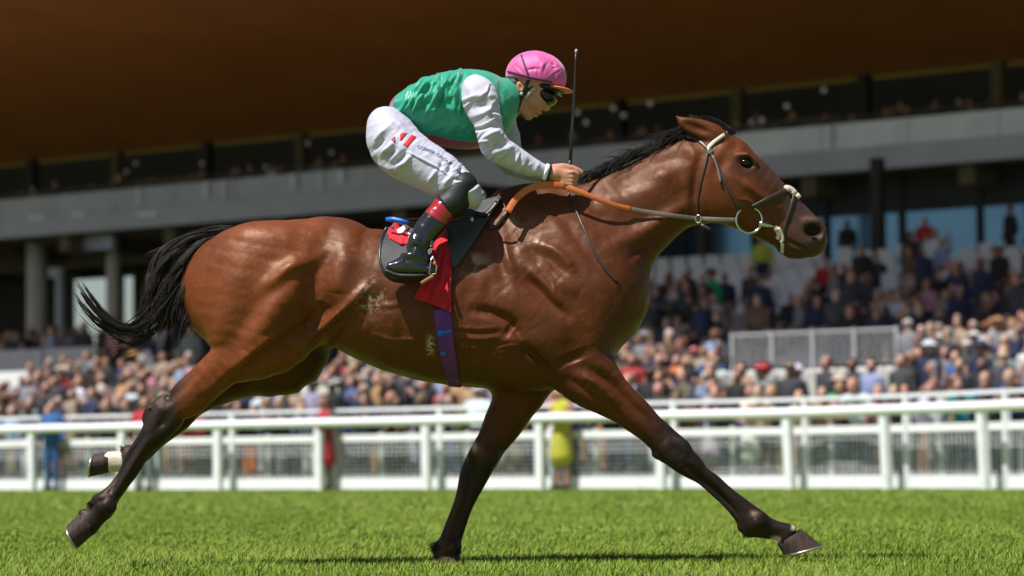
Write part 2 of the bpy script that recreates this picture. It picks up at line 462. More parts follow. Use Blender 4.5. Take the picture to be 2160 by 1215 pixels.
def stroke(pl, sig, amp, both=True, sel=None, fade=True):
    """a muscle ridge (amp > 0) or groove along a line of photo pixels, amp and sigma in pixels"""
    global disp
    pl = cr(np.array(pl, float), 6) if len(pl) > 2 else pl
    d, t = pl_dist(sx, sy, pl)
    w = np.exp(-d * d / (2 * sig * sig))
    if fade: w = w * (np.sin(np.clip(t, 0.02, .98) * math.pi) ** .5 * .8 + .2)
    side = sstep(np.abs(N[:, 1]), .1, .55)
    m = (~is_far) if both else (near & ~is_far)
    if sel is not None: m = m & np.isin(own, sel)
    disp = disp + w * side * m * amp / PXM
disp = np.zeros(len(V))
H_ = [
    # hindquarter
    ([(694, 500), (674, 560), (660, 620), (656, 680)], 24, -24), ([(640, 540), (600, 610), (560, 690), (520, 740)], 34, 15), ([(735, 520), (712, 570), (706, 620)], 20, 9), ([(610, 640), (600, 700), (560, 735)], 22, -9),
    ([(640, 560), (600, 600), (556, 632), (520, 690)], 12, -6), ([(648, 540), (600, 575), (552, 612)], 10, 5),
    ([(575, 560), (540, 620), (505, 700), (470, 770)], 16, -5), ([(520, 520), (500, 600), (470, 690), (440, 770)], 22, 5),
    ([(620, 640), (560, 690), (500, 760), (455, 805)], 16, 6), ([(645, 690), (575, 735), (520, 775), (470, 815)], 9, -9), ([(630, 680), (560, 722), (500, 772)], 9, 6),
    ([(700, 510), (675, 535), (640, 560), (600, 570)], 9, 5), ([(540, 500), (600, 490), (650, 500)], 16, 4), ([(560, 560), (600, 545), (650, 520)], 14, -4),
    ([(455, 560), (440, 640), (430, 720)], 14, -4), ([(640, 480), (622, 520)], 14, -4),
    ([(720, 655), (700, 672), (672, 698), (636, 722)], 7, 13), ([(716, 690), (690, 706), (660, 724)], 9, -13), ([(775, 600), (745, 634), (708, 668)], 8, 8), ([(800, 630), (760, 662), (720, 692)], 14, -6), ([(690, 640), (672, 672), (648, 700)], 13, -12), ([(850, 628), (815, 634), (790, 632)], 4, -1.4), ([(856, 640), (820, 645), (795, 642)], 3, 1), ([(850, 650), (815, 655), (785, 654)], 4, -1.2),
    # ribs and belly
    ([(735, 720), (800, 745), (900, 775), (1000, 790)], 12, -3), ([(740, 700), (830, 735), (900, 752)], 12, 3),
    ([(1000, 560), (985, 640), (970, 700)], 10, -2), ([(870, 610), (850, 680), (845, 740)], 11, -2.2), ([(820, 590), (800, 660), (795, 720)], 11, -2.2), ([(1045, 580), (1025, 640)], 12, -2.5),
    # shoulder
    ([(1062, 505), (1070, 545), (1084, 578)], 7, 6), ([(1048, 510), (1056, 560), (1066, 600)], 9, -5), ([(1138, 514), (1170, 528), (1195, 550), (1206, 566)], 7, 7),
    ([(1122, 530), (1160, 548), (1186, 575)], 8, -6), ([(1105, 582), (1130, 606), (1160, 636), (1196, 664)], 10, -9), ([(1120, 578), (1150, 600), (1172, 630), (1186, 646)], 7, 7),
    ([(1178, 590), (1200, 605), (1224, 616)], 12, 6), ([(1090, 520), (1110, 560), (1140, 580)], 12, 5), ([(1060, 610), (1090, 640), (1130, 670)], 16, 5),
    ([(1000, 655), (1040, 660), (1080, 680), (1094, 706)], 8, -11), ([(1094, 706), (1112, 738), (1142, 764), (1165, 800)], 7, -12), ([(1130, 690), (1150, 730), (1180, 770)], 16, 6),
    ([(1068, 690), (1082, 700)], 12, -8), ([(1204, 742), (1214, 766)], 22, -9), ([(1240, 700), (1258, 745), (1290, 790)], 14, 6), ([(1225, 650), (1250, 690), (1275, 720)], 14, 4),
    ([(1060, 722), (1090, 716), (1110, 730)], 9, 5), ([(1005, 745), (1040, 733), (1075, 725)], 5, -4), ([(1000, 762), (1050, 770), (1100, 776)], 10, 3),
    ([(960, 690), (1010, 693), (1060, 688)], 3, 1.6), ([(962, 700), (1010, 704), (1058, 700)], 3, -1.8), ([(964, 711), (1012, 715), (1055, 710)], 3, 1.6), ([(966, 720), (1014, 725), (1050, 720)], 3, -1.8), ([(968, 731), (1014, 735), (1046, 730)], 3, 1.5),
    # forearm
    ([(1236, 776), (1275, 800), (1320, 840), (1370, 890)], 8, -6), ([(1225, 790), (1262, 812), (1300, 846)], 7, 6), ([(1270, 770), (1310, 806), (1350, 850), (1390, 895)], 8, 5), ([(1200, 800), (1240, 826), (1290, 866)], 6, -5),
    ([(1400, 930), (1415, 950)], 12, 3), ([(1450, 985), (1510, 1035), (1555, 1080)], 5, -5), ([(1480, 985), (1530, 1030), (1570, 1066)], 6, 3), ([(1435, 985), (1490, 1028), (1540, 1078)], 4, 5), ([(1460, 998), (1515, 1046), (1558, 1090)], 3.5, -5), ([(1590, 1095), (1604, 1112)], 7, 4), ([(1415, 935), (1440, 965)], 7, -4), ([(1605, 1118), (1640, 1128)], 6, -3),
    # neck
    ([(1180, 455), (1216, 500), (1250, 548), (1290, 592)], 9, -4), ([(1230, 450), (1290, 470), (1340, 470), (1400, 440), (1450, 410)], 16, -6), ([(1250, 420), (1310, 420), (1370, 400), (1430, 350)], 16, 5),
    ([(1290, 400), (1330, 372), (1390, 345), (1450, 330)], 11, -4), ([(1290, 520), (1350, 490), (1410, 455), (1452, 430)], 12, 6), ([(1330, 545), (1380, 500), (1440, 455)], 7, -6), ([(1440, 310), (1465, 330), (1472, 360)], 10, 5),
    ([(1476, 330), (1468, 370), (1464, 420), (1470, 455)], 8, -10), ([(1130, 440), (1170, 470), (1200, 520)], 12, 3.5), ([(1380, 360), (1420, 380)], 12, 4),
    # head
    ([(1535, 330), (1520, 350), (1510, 370)], 9, -4), ([(1548, 298), (1556, 316)], 9, -4), ([(1590, 360), (1620, 400), (1645, 440)], 6, -3), ([(1545, 372), (1590, 402), (1630, 430)], 6, 3), ([(1600, 440), (1640, 462), (1668, 470)], 9, -4),
    ([(1655, 505), (1690, 522), (1705, 530)], 3, -5), ([(1640, 480), (1655, 505)], 6, -3), ([(1665, 430), (1690, 450), (1700, 462)], 8, -2.5), ([(1610, 350), (1640, 395), (1670, 430)], 5, 1.5),
]
for pl, sg, am in H_: stroke(pl, sg, am)
# tendon lines of the legs
for pl, sg, am, sel in [([(345, 845), (372, 825), (410, 790)], 8, -6, ['nh']), ([(338, 870), (350, 900)], 9, -6, ['nh']), ([(372, 880), (352, 920)], 10, 3, ['nh']), ([(300, 920), (262, 975), (232, 1036)], 4, -7, ['nh']), ([(316, 925), (280, 980), (248, 1035)], 5, 4, ['nh']), ([(205, 1062), (222, 1050)], 5, -4, ['nh']), ([(330, 905), (345, 890)], 6, -4, ['nh']), ([(215, 1055), (228, 1080)], 8, 3, ['nh']),
                        ([(590, 700), (540, 740), (480, 790), (430, 830)], 8, 4, ['nh'])]:
    stroke(pl, sg, am, sel=sel)
def stroke_far(pl, sg, am, sel):
    global disp
    d, t = pl_dist(sx, sy, pl); w = np.exp(-d * d / (2 * sg * sg)) * sstep(-N[:, 1], .05, .5) * (own == sel)
    disp = disp + w * am / PXM
for a in [([(1000, 970), (985, 1040), (962, 1100), (945, 1150)], 5, -6, 'ff'), ([(1010, 930), (1030, 915)], 9, 5, 'ff'), ([(1000, 945), (1015, 990)], 8, 3, 'ff'), ([(1090, 830), (1060, 880), (1030, 930)], 9, -4, 'ff'), ([(480, 830), (560, 790), (630, 760)], 8, 4, 'fh')]:
    stroke_far(*a)
# veins
for pl in ([(1250, 800), (1272, 812), (1290, 830), (1310, 870)], [(1560, 420), (1575, 422), (1590, 432), (1610, 455)], [(1575, 380), (1590, 400), (1612, 430), (1640, 460)],
           [(790, 705), (830, 716), (868, 716), (900, 728)], [(1000, 748), (1040, 736), (1080, 728), (1110, 735)], [(1140, 560), (1165, 590), (1172, 620)]):
    stroke(pl, 2.6, 2.2)
body_soft = np.isin(own, ['torso', 'neck', 'nh', 'nf'])
disp += (vnoise(V, 22, 3) * .0016 + vnoise(V, 60, 4) * .0006) * body_soft
V = V + N * disp[:, None]
N = vnorm(V, Q)
# ---- coat colour: bay with black points
bay = np.array([.158, .040, .0098]); bay_d = np.array([.052, .0130, .0045]); blk = np.array(srgb(31, 23, 22)[:3]); muz = np.array(srgb(62, 47, 43)[:3])
C = np.tile(bay, (len(V), 1))
def blend(w, c):
    global C
    C = C * (1 - w[:, None]) + np.asarray(c) * w[:, None]
blend(.62 * sstep(sx, 600, 840) * np.isin(own, ['torso', 'nf', 'ff', 'neck']), bay_d)
blend(.4 * sstep(vnoise(V, 7, 5) + .5 * vnoise(V, 19, 6), -.2, .9), bay_d)
jit = vnoise(V, 30, 8) * .02
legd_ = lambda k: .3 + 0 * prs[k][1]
def legblack(k, t0, t1, shift=0.):
    f, par, uu = prs[k]
    blend((own == k) * sstep(par + jit + shift * uu, t0, t1), blk)
blend((own == 'fh') * sstep(legd_('fh'), 0, .3) * .7, bay_d * .45)  # far hind leg darkened: its shade is put into the coat colour
legblack('nh', .30, .42, -.07)
legblack('fh', .36, .5)
legblack('nf', .22, .44, .03)
legblack('ff', .22, .42, -.03)
legd = lambda k: prs[k][1]
blend((own == 'fh') * sstep(legd('fh'), .80, .83), srgb(206, 192, 176)[:3])                     # white sock
brn = np.array(srgb(92, 56, 36)[:3])
blend((own == 'ff') * np.exp(-((sx - 1012) / 14) ** 2 - ((sy - 945) / 20) ** 2) * .9, brn * 1.4)
blend((own == 'ff') * np.exp(-(((sx - 948) - (1113 - sy) * .3) / 7) ** 2) * sstep(sy, 1010, 1060) * .5, brn)
blend(np.exp(-((sx - 1002) / 5) ** 2 - ((sy - 944) / 8) ** 2) * (own == 'ff'), srgb(190, 165, 150)[:3])
for cx_, cy_ in ((1680, 1110), (1635, 1142)):
    blend(np.exp(-((sx - cx_) / 10) ** 4 - ((sy - cy_) / 9) ** 4) * (own == 'nf'), srgb(214, 190, 186)[:3])
hd = own == 'head'
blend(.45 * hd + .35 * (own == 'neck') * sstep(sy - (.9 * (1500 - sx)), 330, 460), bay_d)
blend(hd * sstep(sx - .35 * (sy - 470), 1630, 1700) * .9, muz)
blend(hd * np.exp(-((sx - 1576) / 32) ** 2 - ((sy - 352) / 22) ** 2) * .75, blk)
blend(hd * np.exp(-((sx - 1608) / 14) ** 2 - ((sy - 362) / 20) ** 2) * .6, blk)
blend(hd * sstep(sx, 1560, 1660) * .35, muz)
blend(hd * np.exp(-(((sx - 1716) / 20) ** 2 + ((sy - 489) / 16) ** 2) ** 2) * .9, blk * .35)
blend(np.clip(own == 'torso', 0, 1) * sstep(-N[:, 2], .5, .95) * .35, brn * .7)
# dried sweat and lather, an old wet look round the saddle
sw = np.exp(-((sx - 785) / 22) ** 2 - ((sy - 628) / 32) ** 2) * sstep(vnoise(V * [1, 1, 1], 60, 12) + .6 * vnoise(V, 130, 13), -.1, .7) * near
blend(sw * .75, srgb(200, 180, 165)[:3])
sw = np.exp(-((sx - 1000) / 34) ** 2 - ((sy - 552) / 24) ** 2) * sstep(vnoise(V, 35, 14) + .5 * vnoise(V, 110, 15), -.5, .6) * near
blend(sw * .55, srgb(165, 140, 125)[:3])
sw = np.exp(-((sx - 908) / 7) ** 2 - ((sy - 728) / 18) ** 2) * near * (vnoise(V, 120, 16) > -.2)
blend(sw * .7, srgb(214, 180, 160)[:3])
sw = np.exp(-((sx - 1070) / 40) ** 2 - ((sy - 470) / 16) ** 2) * sstep(vnoise(V, 40, 17), -.3, .6) * near
blend(sw * .35, srgb(170, 140, 125)[:3])
sw = sstep(vnoise(V * [1, 1, 2.2], 16, 18) + .4 * vnoise(V, 70, 19), .25, .9) * np.exp(-((sx - 745) / 45) ** 2 - ((sy - 560) / 60) ** 2) * near
blend(sw * .3, srgb(176, 140, 120)[:3])
C *= (1 + .10 * vnoise(V, 90, 20) + .06 * vnoise(V, 200, 21))[:, None]

m_coat = mat('bay_coat', attr='Col', rough=.46, spec=.34, noise=.2, nscale=230, bump=.7, bscale=380, sheen=0, bdist=.0015, stretch=(.4, 1, 1.0))
def rough_var(m, lo, hi, scale):
    nt = m.node_tree; b = nt.nodes['Principled BSDF']; tc = nt.nodes.new('ShaderNodeTexCoord'); t = nt.nodes.new('ShaderNodeTexNoise'); t.inputs['Scale'].default_value = scale; t.inputs['Detail'].default_value = 6
    nt.links.new(tc.outputs['Object'], t.inputs['Vector']); r = nt.nodes.new('ShaderNodeMapRange'); r.inputs['From Min'].default_value = .35; r.inputs['From Max'].default_value = .65; r.inputs['To Min'].default_value = lo; r.inputs['To Max'].default_value = hi
    nt.links.new(t.outputs['Fac'], r.inputs['Value']); nt.links.new(r.outputs[0], b.inputs['Roughness'])
rough_var(m_coat, .38, .58, 11)
m_coat.node_tree.nodes['Principled BSDF'].inputs['Specular Tint'].default_value = (1, .74, .56, 1)
horse = empty('racehorse', tuple(PW(1080, 1195, Y0) * [1, 1, 0]))
tag(horse, 'galloping bay racehorse with black legs, mane and tail carrying the jockey', 'horse')
HL = np.array(horse.location)
def hk(name, V, F, m, parent=horse, **k): return mk(name, np.asarray(V) - HL, F, m, parent, **k)
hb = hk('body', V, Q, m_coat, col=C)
wet = np.zeros(len(V))                                            # sweaty, sleeker patches of the coat
for cx_, cy_, rx_, ry_, am_ in ((1120, 530, 95, 75, 1), (1200, 605, 40, 35, 1), (750, 560, 60, 80, 1), (640, 500, 70, 30, .7), (1330, 430, 80, 50, .7), (1120, 690, 60, 50, .6), (820, 690, 80, 40, .6), (1270, 800, 40, 40, .7), (540, 560, 60, 60, .5)):
    wet = np.maximum(wet, am_ * np.exp(-((sx - cx_) / rx_) ** 2 - ((sy - cy_) / ry_) ** 2))
wet = wet * sstep(vnoise(V * [1, 1, 1.4], 14, 70) + .5 * vnoise(V * [1, 1, 2], 40, 71), -.55, .5)
wa_ = hb.data.attributes.new('Wet', 'FLOAT', 'POINT'); wa_.data.foreach_set('value', wet.astype(np.float32))
nt = m_coat.node_tree; b_ = nt.nodes['Principled BSDF']; src_ = b_.inputs['Roughness'].links[0].from_socket
a_ = nt.nodes.new('ShaderNodeAttribute'); a_.attribute_name = 'Wet'; mx_ = nt.nodes.new('ShaderNodeMix'); mx_.data_type = 'FLOAT'
nt.links.new(a_.outputs['Fac'], mx_.inputs[0]); nt.links.new(src_, mx_.inputs[2]); mx_.inputs[3].default_value = .33; nt.links.new(mx_.outputs[0], b_.inputs['Roughness'])
mr_ = nt.nodes.new('ShaderNodeMapRange'); mr_.inputs['To Min'].default_value = .32; mr_.inputs['To Max'].default_value = .72; nt.links.new(a_.outputs['Fac'], mr_.inputs['Value']); nt.links.new(mr_.outputs[0], b_.inputs['Specular IOR Level'])
HB = BVHTree.FromPolygons(V.tolist(), Q.tolist())
def on_body(px, py, off=0., y_from=9.0, default=None):
    """depth of the near side of the horse under a photo pixel, plus the surface normal"""
    p = PW(px, py, 11.75)
    h = HB.ray_cast(Vector((p[0], y_from, p[2])), Vector((0, 1, 0)))
    if h[0] is None: return default, Vector((0, -1, 0))
    return h[0].y - off, h[1]

# eyes
m_eye = mat('horse_eye', srgb(10, 7, 6), rough=.12, spec=.35)
def ball(c, r, n=14, k=10, sc=(1, 1, 1)):
    v = []; f = []
    for i in range(k + 1):
        a = math.pi * i / k
        for j in range(n):
            b = 2 * math.pi * j / n
            v.append((c[0] + sc[0] * r * math.sin(a) * math.cos(b), c[1] + sc[1] * r * math.sin(a) * math.sin(b), c[2] + sc[2] * r * math.cos(a)))
    for i in range(k):
        for j in range(n):
            f.append([i * n + j, (i + 1) * n + j, (i + 1) * n + (j + 1) % n, i * n + (j + 1) % n])
    return np.array(v), f
for sgn in (-1, 1):
    v, f = ball(PW(1573, 343, Y0 + sgn * 43 / PXM), 11 / PXM, sc=(1.25, .8, .78))
    hk('eye', v, f, m_eye)
# hooves: coronet ring -> toe, built as a sheared cone with a shoe
m_hoof = mat('hoof_horn', srgb(62, 48, 42), rough=.7, spec=.25, noise=.35, nscale=60, bump=.3, bscale=90, stretch=(1, 1, .15))
m_shoe = mat('alloy_shoe', srgb(190, 185, 178), rough=.35, metal=.9)
def hoof(cor, sole, yo, hw0, hw1):
    """cor: (front, rear) coronet pixels; sole: (toe, heel) pixels; depth offset; half widths"""
    dep = Y0 + yo / PXM
    cf, cb = PW(*cor[0], dep), PW(*cor[1], dep); sf, sb = PW(*sole[0], dep), PW(*sole[1], dep)
    n = 28; rings = []
    for t in (0, .04, .3, .6, .9, 1.0):
        f_ = cf + (sf - cf) * t; b_ = cb + (sb - cb) * t
        c = (f_ + b_) / 2; ax = (f_ - b_) / 2; hw = (hw0 + (hw1 - hw0) * t) / PXM
        bul = 1.0 if t > .03 else .93
        ring = []
        for j in range(n):
            a = 2 * math.pi * j / n
            ring.append(c + ax * math.cos(a) * bul + np.array([0, hw, 0]) * math.sin(a) * bul * (1 if math.cos(a) > -.5 else .8))
        rings.append(ring)
    v = np.array(rings).reshape(-1, 3); f = []
    for i in range(len(rings) - 1):
        for j in range(n): f.append([i * n + j, i * n + (j + 1) % n, (i + 1) * n + (j + 1) % n, (i + 1) * n + j])
    f.append(list(range(n))); k = (len(rings) - 1) * n; f.append([k + j for j in range(n)][::-1])
    h = hk('hoof', v, f, m_hoof)
    dirn = ((sf + sb) / 2 - (cf + cb) / 2); dirn /= np.linalg.norm(dirn)
    last = np.array(rings[-1]); c = last.mean(0); mb = MB()
    pts = [c + (p - c) * .93 + dirn * .003 for j, p in enumerate(last) if math.cos(2 * math.pi * j / n) > -.8]
    k = next(j for j in range(len(last)) if math.cos(2 * math.pi * j / n) <= -.8)
    pts = [c + (last[j % n] - c) * .95 + dirn * .003 for j in range(n - k + 1, n + k)]
    mb.tube(pts, .0055, 6)
    o = mk('horseshoe', np.array(mb.v) - HL, mb.f, m_shoe, h)
    return h
hoof(((207, 1118), (168, 1082)), ((163, 1157), (140, 1110)), -66, 19, 26)
hoof(((232, 996), (231, 952)), ((189, 1006), (198, 958)), 66, 19, 25)
hoof(((1690, 1115), (1639, 1147)), ((1734, 1151), (1654, 1172)), -76, 20, 27)
hoof(((970, 1174), (913, 1172)), ((976, 1200), (909, 1198)), 62, 21, 26)

# ---- hair
m_hair = mat('black_hair', srgb(36, 27, 23), rough=.6, spec=.35, noise=.3, nscale=40)
def strands(paths, r0, r1, name, parent, m, n=3):
    """paths (S,K,3) -> one mesh of thin tapered tubes"""
    P = np.asarray(paths); Sn, K, _ = P.shape
    T = np.gradient(P, axis=1); T /= np.linalg.norm(T, axis=2, keepdims=True) + 1e-9
    ref = np.array([.3, 1, .2]); u = np.cross(T, ref); u /= np.linalg.norm(u, axis=2, keepdims=True) + 1e-9; w = np.cross(u, T)
    r = (r0 + (r1 - r0) * np.linspace(0, 1, K) ** 1.5)[None, :, None]
    ring = [P + r * (u * math.cos(2 * math.pi * j / n) + w * math.sin(2 * math.pi * j / n)) for j in range(n)]
    Vv = np.stack(ring, 2).reshape(-1, 3)
    base = (np.arange(Sn)[:, None] * K + np.arange(K - 1)[None]) * n
    fs = []
    for j in range(n):
        j2 = (j + 1) % n
        fs.append(np.stack([base + j, base + j2, base + n + j2, base + n + j], -1).reshape(-1, 4))
    return hk(name, Vv, np.vstack(fs), m, parent)
def guide(pl, K=14):
    g = cr(np.array(pl, float), 8); s = np.r_[0, np.cumsum(np.linalg.norm(np.diff(g, axis=0), axis=1))]
    t = np.linspace(0, s[-1], K)
    return np.stack([np.interp(t, s, g[:, 0]), np.interp(t, s, g[:, 1])], 1)
def tail_family(pl, n, spread0, spread1, ydep, lenv=(.8, 1.0), clump=16, K=16):
    G = guide(pl, 40); out = []
    for c in range(max(1, n // clump)):
        co = RNG.normal(0, 1, 2); yo = RNG.normal(0, ydep)
        L_ = min(1.0, RNG.uniform(*lenv))
        for q in range(clump):
            o = co + RNG.normal(0, .15, 2)
            L = L_ * RNG.uniform(.9, 1)
            s = np.linspace(0, L * 39, K); i = np.minimum(s.astype(int), 38); f = (s - i)[:, None]
            p = G[i] * (1 - f) + G[i + 1] * f
            t = np.linspace(0, 1, K)[:, None]
            sp = spread0 + (spread1 - spread0) * np.sin(t * math.pi * .75) ** .8
            p = p + o[None] * np.array([1, .3 if o[1] < 0 else 1]) * sp
            p += np.stack([np.sin(t[:, 0] * 5 + o[0] * 6), np.cos(t[:, 0] * 6 + o[1] * 5)], 1) * 2.0 * t
            yy = yo * (0.3 + t[:, 0]) + RNG.normal(0, 2)
            out.append(np.array([PW(a, b, Y0 + y / PXM) for (a, b), y in zip(p, yy)]))
    return out
tl = []
tl += tail_family([(532, 492), (470, 505), (415, 548), (372, 600), (335, 650), (290, 690), (240, 690), (198, 655), (172, 618), (155, 590)], 460, 7, 9, 12, (.84, 1))
tl += tail_family([(535, 488), (480, 497), (430, 530), (400, 580), (378, 640), (362, 700)], 760, 9, 30, 20, (.75, 1.0))
tl += tail_family([(535, 486), (480, 492), (425, 515), (375, 560), (340, 610), (322, 660), (312, 705)], 640, 9, 30, 18, (.7, 1.0))
tl += tail_family([(530, 484), (470, 487), (415, 506), (370, 530), (316, 547)], 520, 9, 18, 16, (.55, 1))
tl += tail_family([(530, 490), (480, 510), (445, 560), (420, 610), (405, 650), (392, 700)], 620, 9, 20, 20, (.7, 1.0))
tl += tail_family([(532, 492), (460, 510), (400, 570), (350, 640), (300, 705), (250, 700), (215, 672), (178, 640)], 40, 5, 12, 8, (.8, 1))
tl += tail_family([(515, 492), (455, 504), (405, 545), (365, 590)], 700, 12, 22, 20, (.8, 1))
for pl_, n_ in (([(530, 486), (470, 489), (415, 506), (365, 532), (318, 546)], 110), ([(535, 486), (480, 492), (425, 515), (375, 560), (340, 610), (315, 660), (300, 706)], 130), ([(532, 492), (460, 510), (400, 570), (350, 640), (300, 705), (235, 712), (200, 690), (165, 655), (152, 632)], 60), ([(535, 488), (480, 497), (430, 530), (400, 580), (378, 640), (362, 705)], 120), ([(532, 492), (470, 505), (415, 548), (372, 600), (335, 650), (290, 690), (240, 690), (198, 650), (170, 612), (152, 585)], 90)):
    tl += tail_family(pl_, n_ // 2, 8, 17, 18, (.5, 1.0), clump=1)
strands(tl, 1.05 / PXM, .4 / PXM, 'tail', horse, m_hair)
crest = cr(np.array([(1100, 412), (1160, 402), (1222, 388), (1290, 356), (1355, 325), (1412, 299), (1452, 281), (1492, 262)], float), 12)
mn = []
for i in range(1500):
    u = RNG.random(); q = crest[int(u * (len(crest) - 1))] + RNG.normal(0, 2, 2)
    side = RNG.normal(0, 9)
    L = RNG.uniform(20, 62) * (1 + .3 * math.sin(u * 40) * math.sin(u * 17)); K = 8; t = np.linspace(0, 1, K)[:, None]
    tng = np.array([-.88, .42]) + RNG.normal(0, .12, 2)          # hair blown back along the crest
    lift = np.array([0, -1.0]) * RNG.uniform(4, 16) * (1.5 if .12 < (u * 9 % 1) < .35 else 1)
    p = q + tng * L * t + lift * np.sin(t * math.pi * .8) + np.array([0, 1]) * t * t * RNG.uniform(-6, 12)
    yy = side + (-14 * RNG.random()) * t[:, 0] ** 1.3
    mn.append(np.array([PW(a, b, Y0 + y / PXM) for (a, b), y in zip(p, yy)]))
for i in range(240):                                              # forelock laid back between the ears
    q = np.array([1545, 278.]) + RNG.normal(0, 3, 2); K = 8; t = np.linspace(0, 1, K)[:, None]
    e = np.array([RNG.uniform(1448, 1490), RNG.uniform(243, 262)])
    p = q * (1 - t) + e * t + np.array([0, -1]) * np.sin(t * math.pi) * RNG.uniform(2, 9)
    yy = RNG.normal(2, 8) * np.ones(K)
    mn.append(np.array([PW(a, b, Y0 + y / PXM) for (a, b), y in zip(p, yy)]))
for i in range(320):                                              # mane between the ears and behind the poll
    q = np.array([RNG.uniform(1425, 1490), 0]); q[1] = 300 - (q[0] - 1412) * .47; K = 8; t = np.linspace(0, 1, K)[:, None]
    p = q + np.array([-1, .25]) * RNG.uniform(22, 44) * t + np.array([0, -1]) * np.sin(t * math.pi * .7) * RNG.uniform(6, 18)
    yy = RNG.normal(0, 9) + -10 * t[:, 0]
    mn.append(np.array([PW(a, b, Y0 + y / PXM) for (a, b), y in zip(p, yy)]))
strands(mn, 1.0 / PXM, .3 / PXM, 'mane', horse, m_hair)

# feather at the fetlocks
for cx_, cy_, yo_, dx_, dy_, n_ in ((196, 1060, -66, -.75, .35, 90), (318, 862, -66, -.8, .1, 40), (1576, 1118, -76, -.5, .8, 90), (920, 1152, 62, -.8, .45, 70), (262, 950, 66, -.6, -.6, 40)):
    ft = []
    for i in range(n_):
        q = np.array([cx_, cy_]) + RNG.normal(0, 3.2, 2); L = RNG.uniform(5, 13); K = 5; t = np.linspace(0, 1, K)[:, None]
        d_ = np.array([dx_, dy_]) + RNG.normal(0, .25, 2); p = q + d_ * L * t + np.array([0, 1]) * 3 * t * t
        yy = yo_ + RNG.normal(0, 7)
        ft.append(np.array([PW(a, b, Y0 + yy / PXM) for a, b in p]))
    strands(ft, 1.0 / PXM, .35 / PXM, 'fetlock_hair', horse, m_hair)
# ================================================================== helpers for things lying on a surface
def cast(bvh, px, py):
    d = PW(px, py, 12.0) - CAM; d /= np.linalg.norm(d)
    h = bvh.ray_cast(Vector(CAM), Vector(d))
    if h[0] is None: return None, None
    n = np.array(h[1]); n = n if n @ d < 0 else -n
    return np.array(h[0]), n

def surf_pts(pts, bvh, off, dflt=-60):
    """3D points and normals for photo pixels on a surface (offset outwards in pixels)"""
    P = []; Nn = []; miss = []
    for i, (a, b) in enumerate(pts):
        p, n = cast(bvh, a, b)
        if p is None: P.append(None); Nn.append(np.array([0, -1.0, 0])); miss.append(i)
        else: P.append(p); Nn.append(n)
    deps = np.array([p[1] if p is not None else np.nan for p in P])
    if np.isnan(deps).all(): deps[:] = Y0 + dflt / PXM
    ok = ~np.isnan(deps); deps = np.interp(np.arange(len(deps)), np.where(ok)[0], deps[ok])
    for i in miss: P[i] = PW(*pts[i], deps[i])
    P = np.array(P); Nn = np.array(Nn)
    return P, Nn, off / PXM

def resample(pl, step=5):
    g = cr(np.array(pl, float), 10) if len(pl) > 2 else np.array(pl, float)
    s = np.r_[0, np.cumsum(np.linalg.norm(np.diff(g, axis=0), axis=1))]
    t = np.linspace(0, s[-1], max(3, int(s[-1] / step)))
    return np.stack([np.interp(t, s, g[:, k]) for k in range(g.shape[1])], 1)

def smooth1(A, it):
    A = A.copy()
    for _ in range(it): A[1:-1] = (A[:-2] + 2 * A[1:-1] + A[2:]) / 4
    return A

def strap(name, pl, w, th, m, parent, bvh=None, off=2, yo=None, sm=6, org=None):
    """flat leather strap along photo pixels; yo gives fixed depth offsets instead of a surface"""
    if yo is not None:
        g = resample([(a, b, c) for (a, b), c in zip(pl, yo)]); P = np.array([PW(a, b, Y0 + c / PXM) for a, b, c in g]); Nn = np.tile([0, -1.0, 0], (len(P), 1)); o = 0
    else:
        P, Nn, o = surf_pts(resample(pl), bvh, off)
    Nn = smooth1(Nn, sm * 2); Nn /= np.linalg.norm(Nn, axis=1)[:, None]
    P = smooth1(P, sm) + Nn * o
    T = np.gradient(P, axis=0); T /= np.linalg.norm(T, axis=1)[:, None] + 1e-9
    B = np.cross(Nn, T); B /= np.linalg.norm(B, axis=1)[:, None] + 1e-9; Nn = np.cross(T, B)
    a, b = w / 2 / PXM, th / 2 / PXM
    prof = [(-1, -.6), (-.85, -1), (.85, -1), (1, -.6), (1, .6), (.85, 1), (-.85, 1), (-1, .6)]
    v = np.stack([P + B * (i * a) + Nn * (j * b) for i, j in prof], 1).reshape(-1, 3); k = len(prof); f = []
    for i in range(len(P) - 1):
        for j in range(k): f.append([i * k + j, i * k + (j + 1) % k, (i + 1) * k + (j + 1) % k, (i + 1) * k + j])
    f.append(list(range(k))[::-1]); f.append([(len(P) - 1) * k + j for j in range(k)])
    if org is not None: v = v - org
    return mk(name, v, f, m, parent)

def in_poly(x, y, poly):
    c = np.zeros(len(x), bool); n = len(poly); j = n - 1
    for i in range(n):
        xi, yi = poly[i]; xj, yj = poly[j]
        c ^= ((yi > y) != (yj > y)) & (x < (xj - xi) * (y - yi) / (yj - yi + 1e-12) + xi)
        j = i
    return c

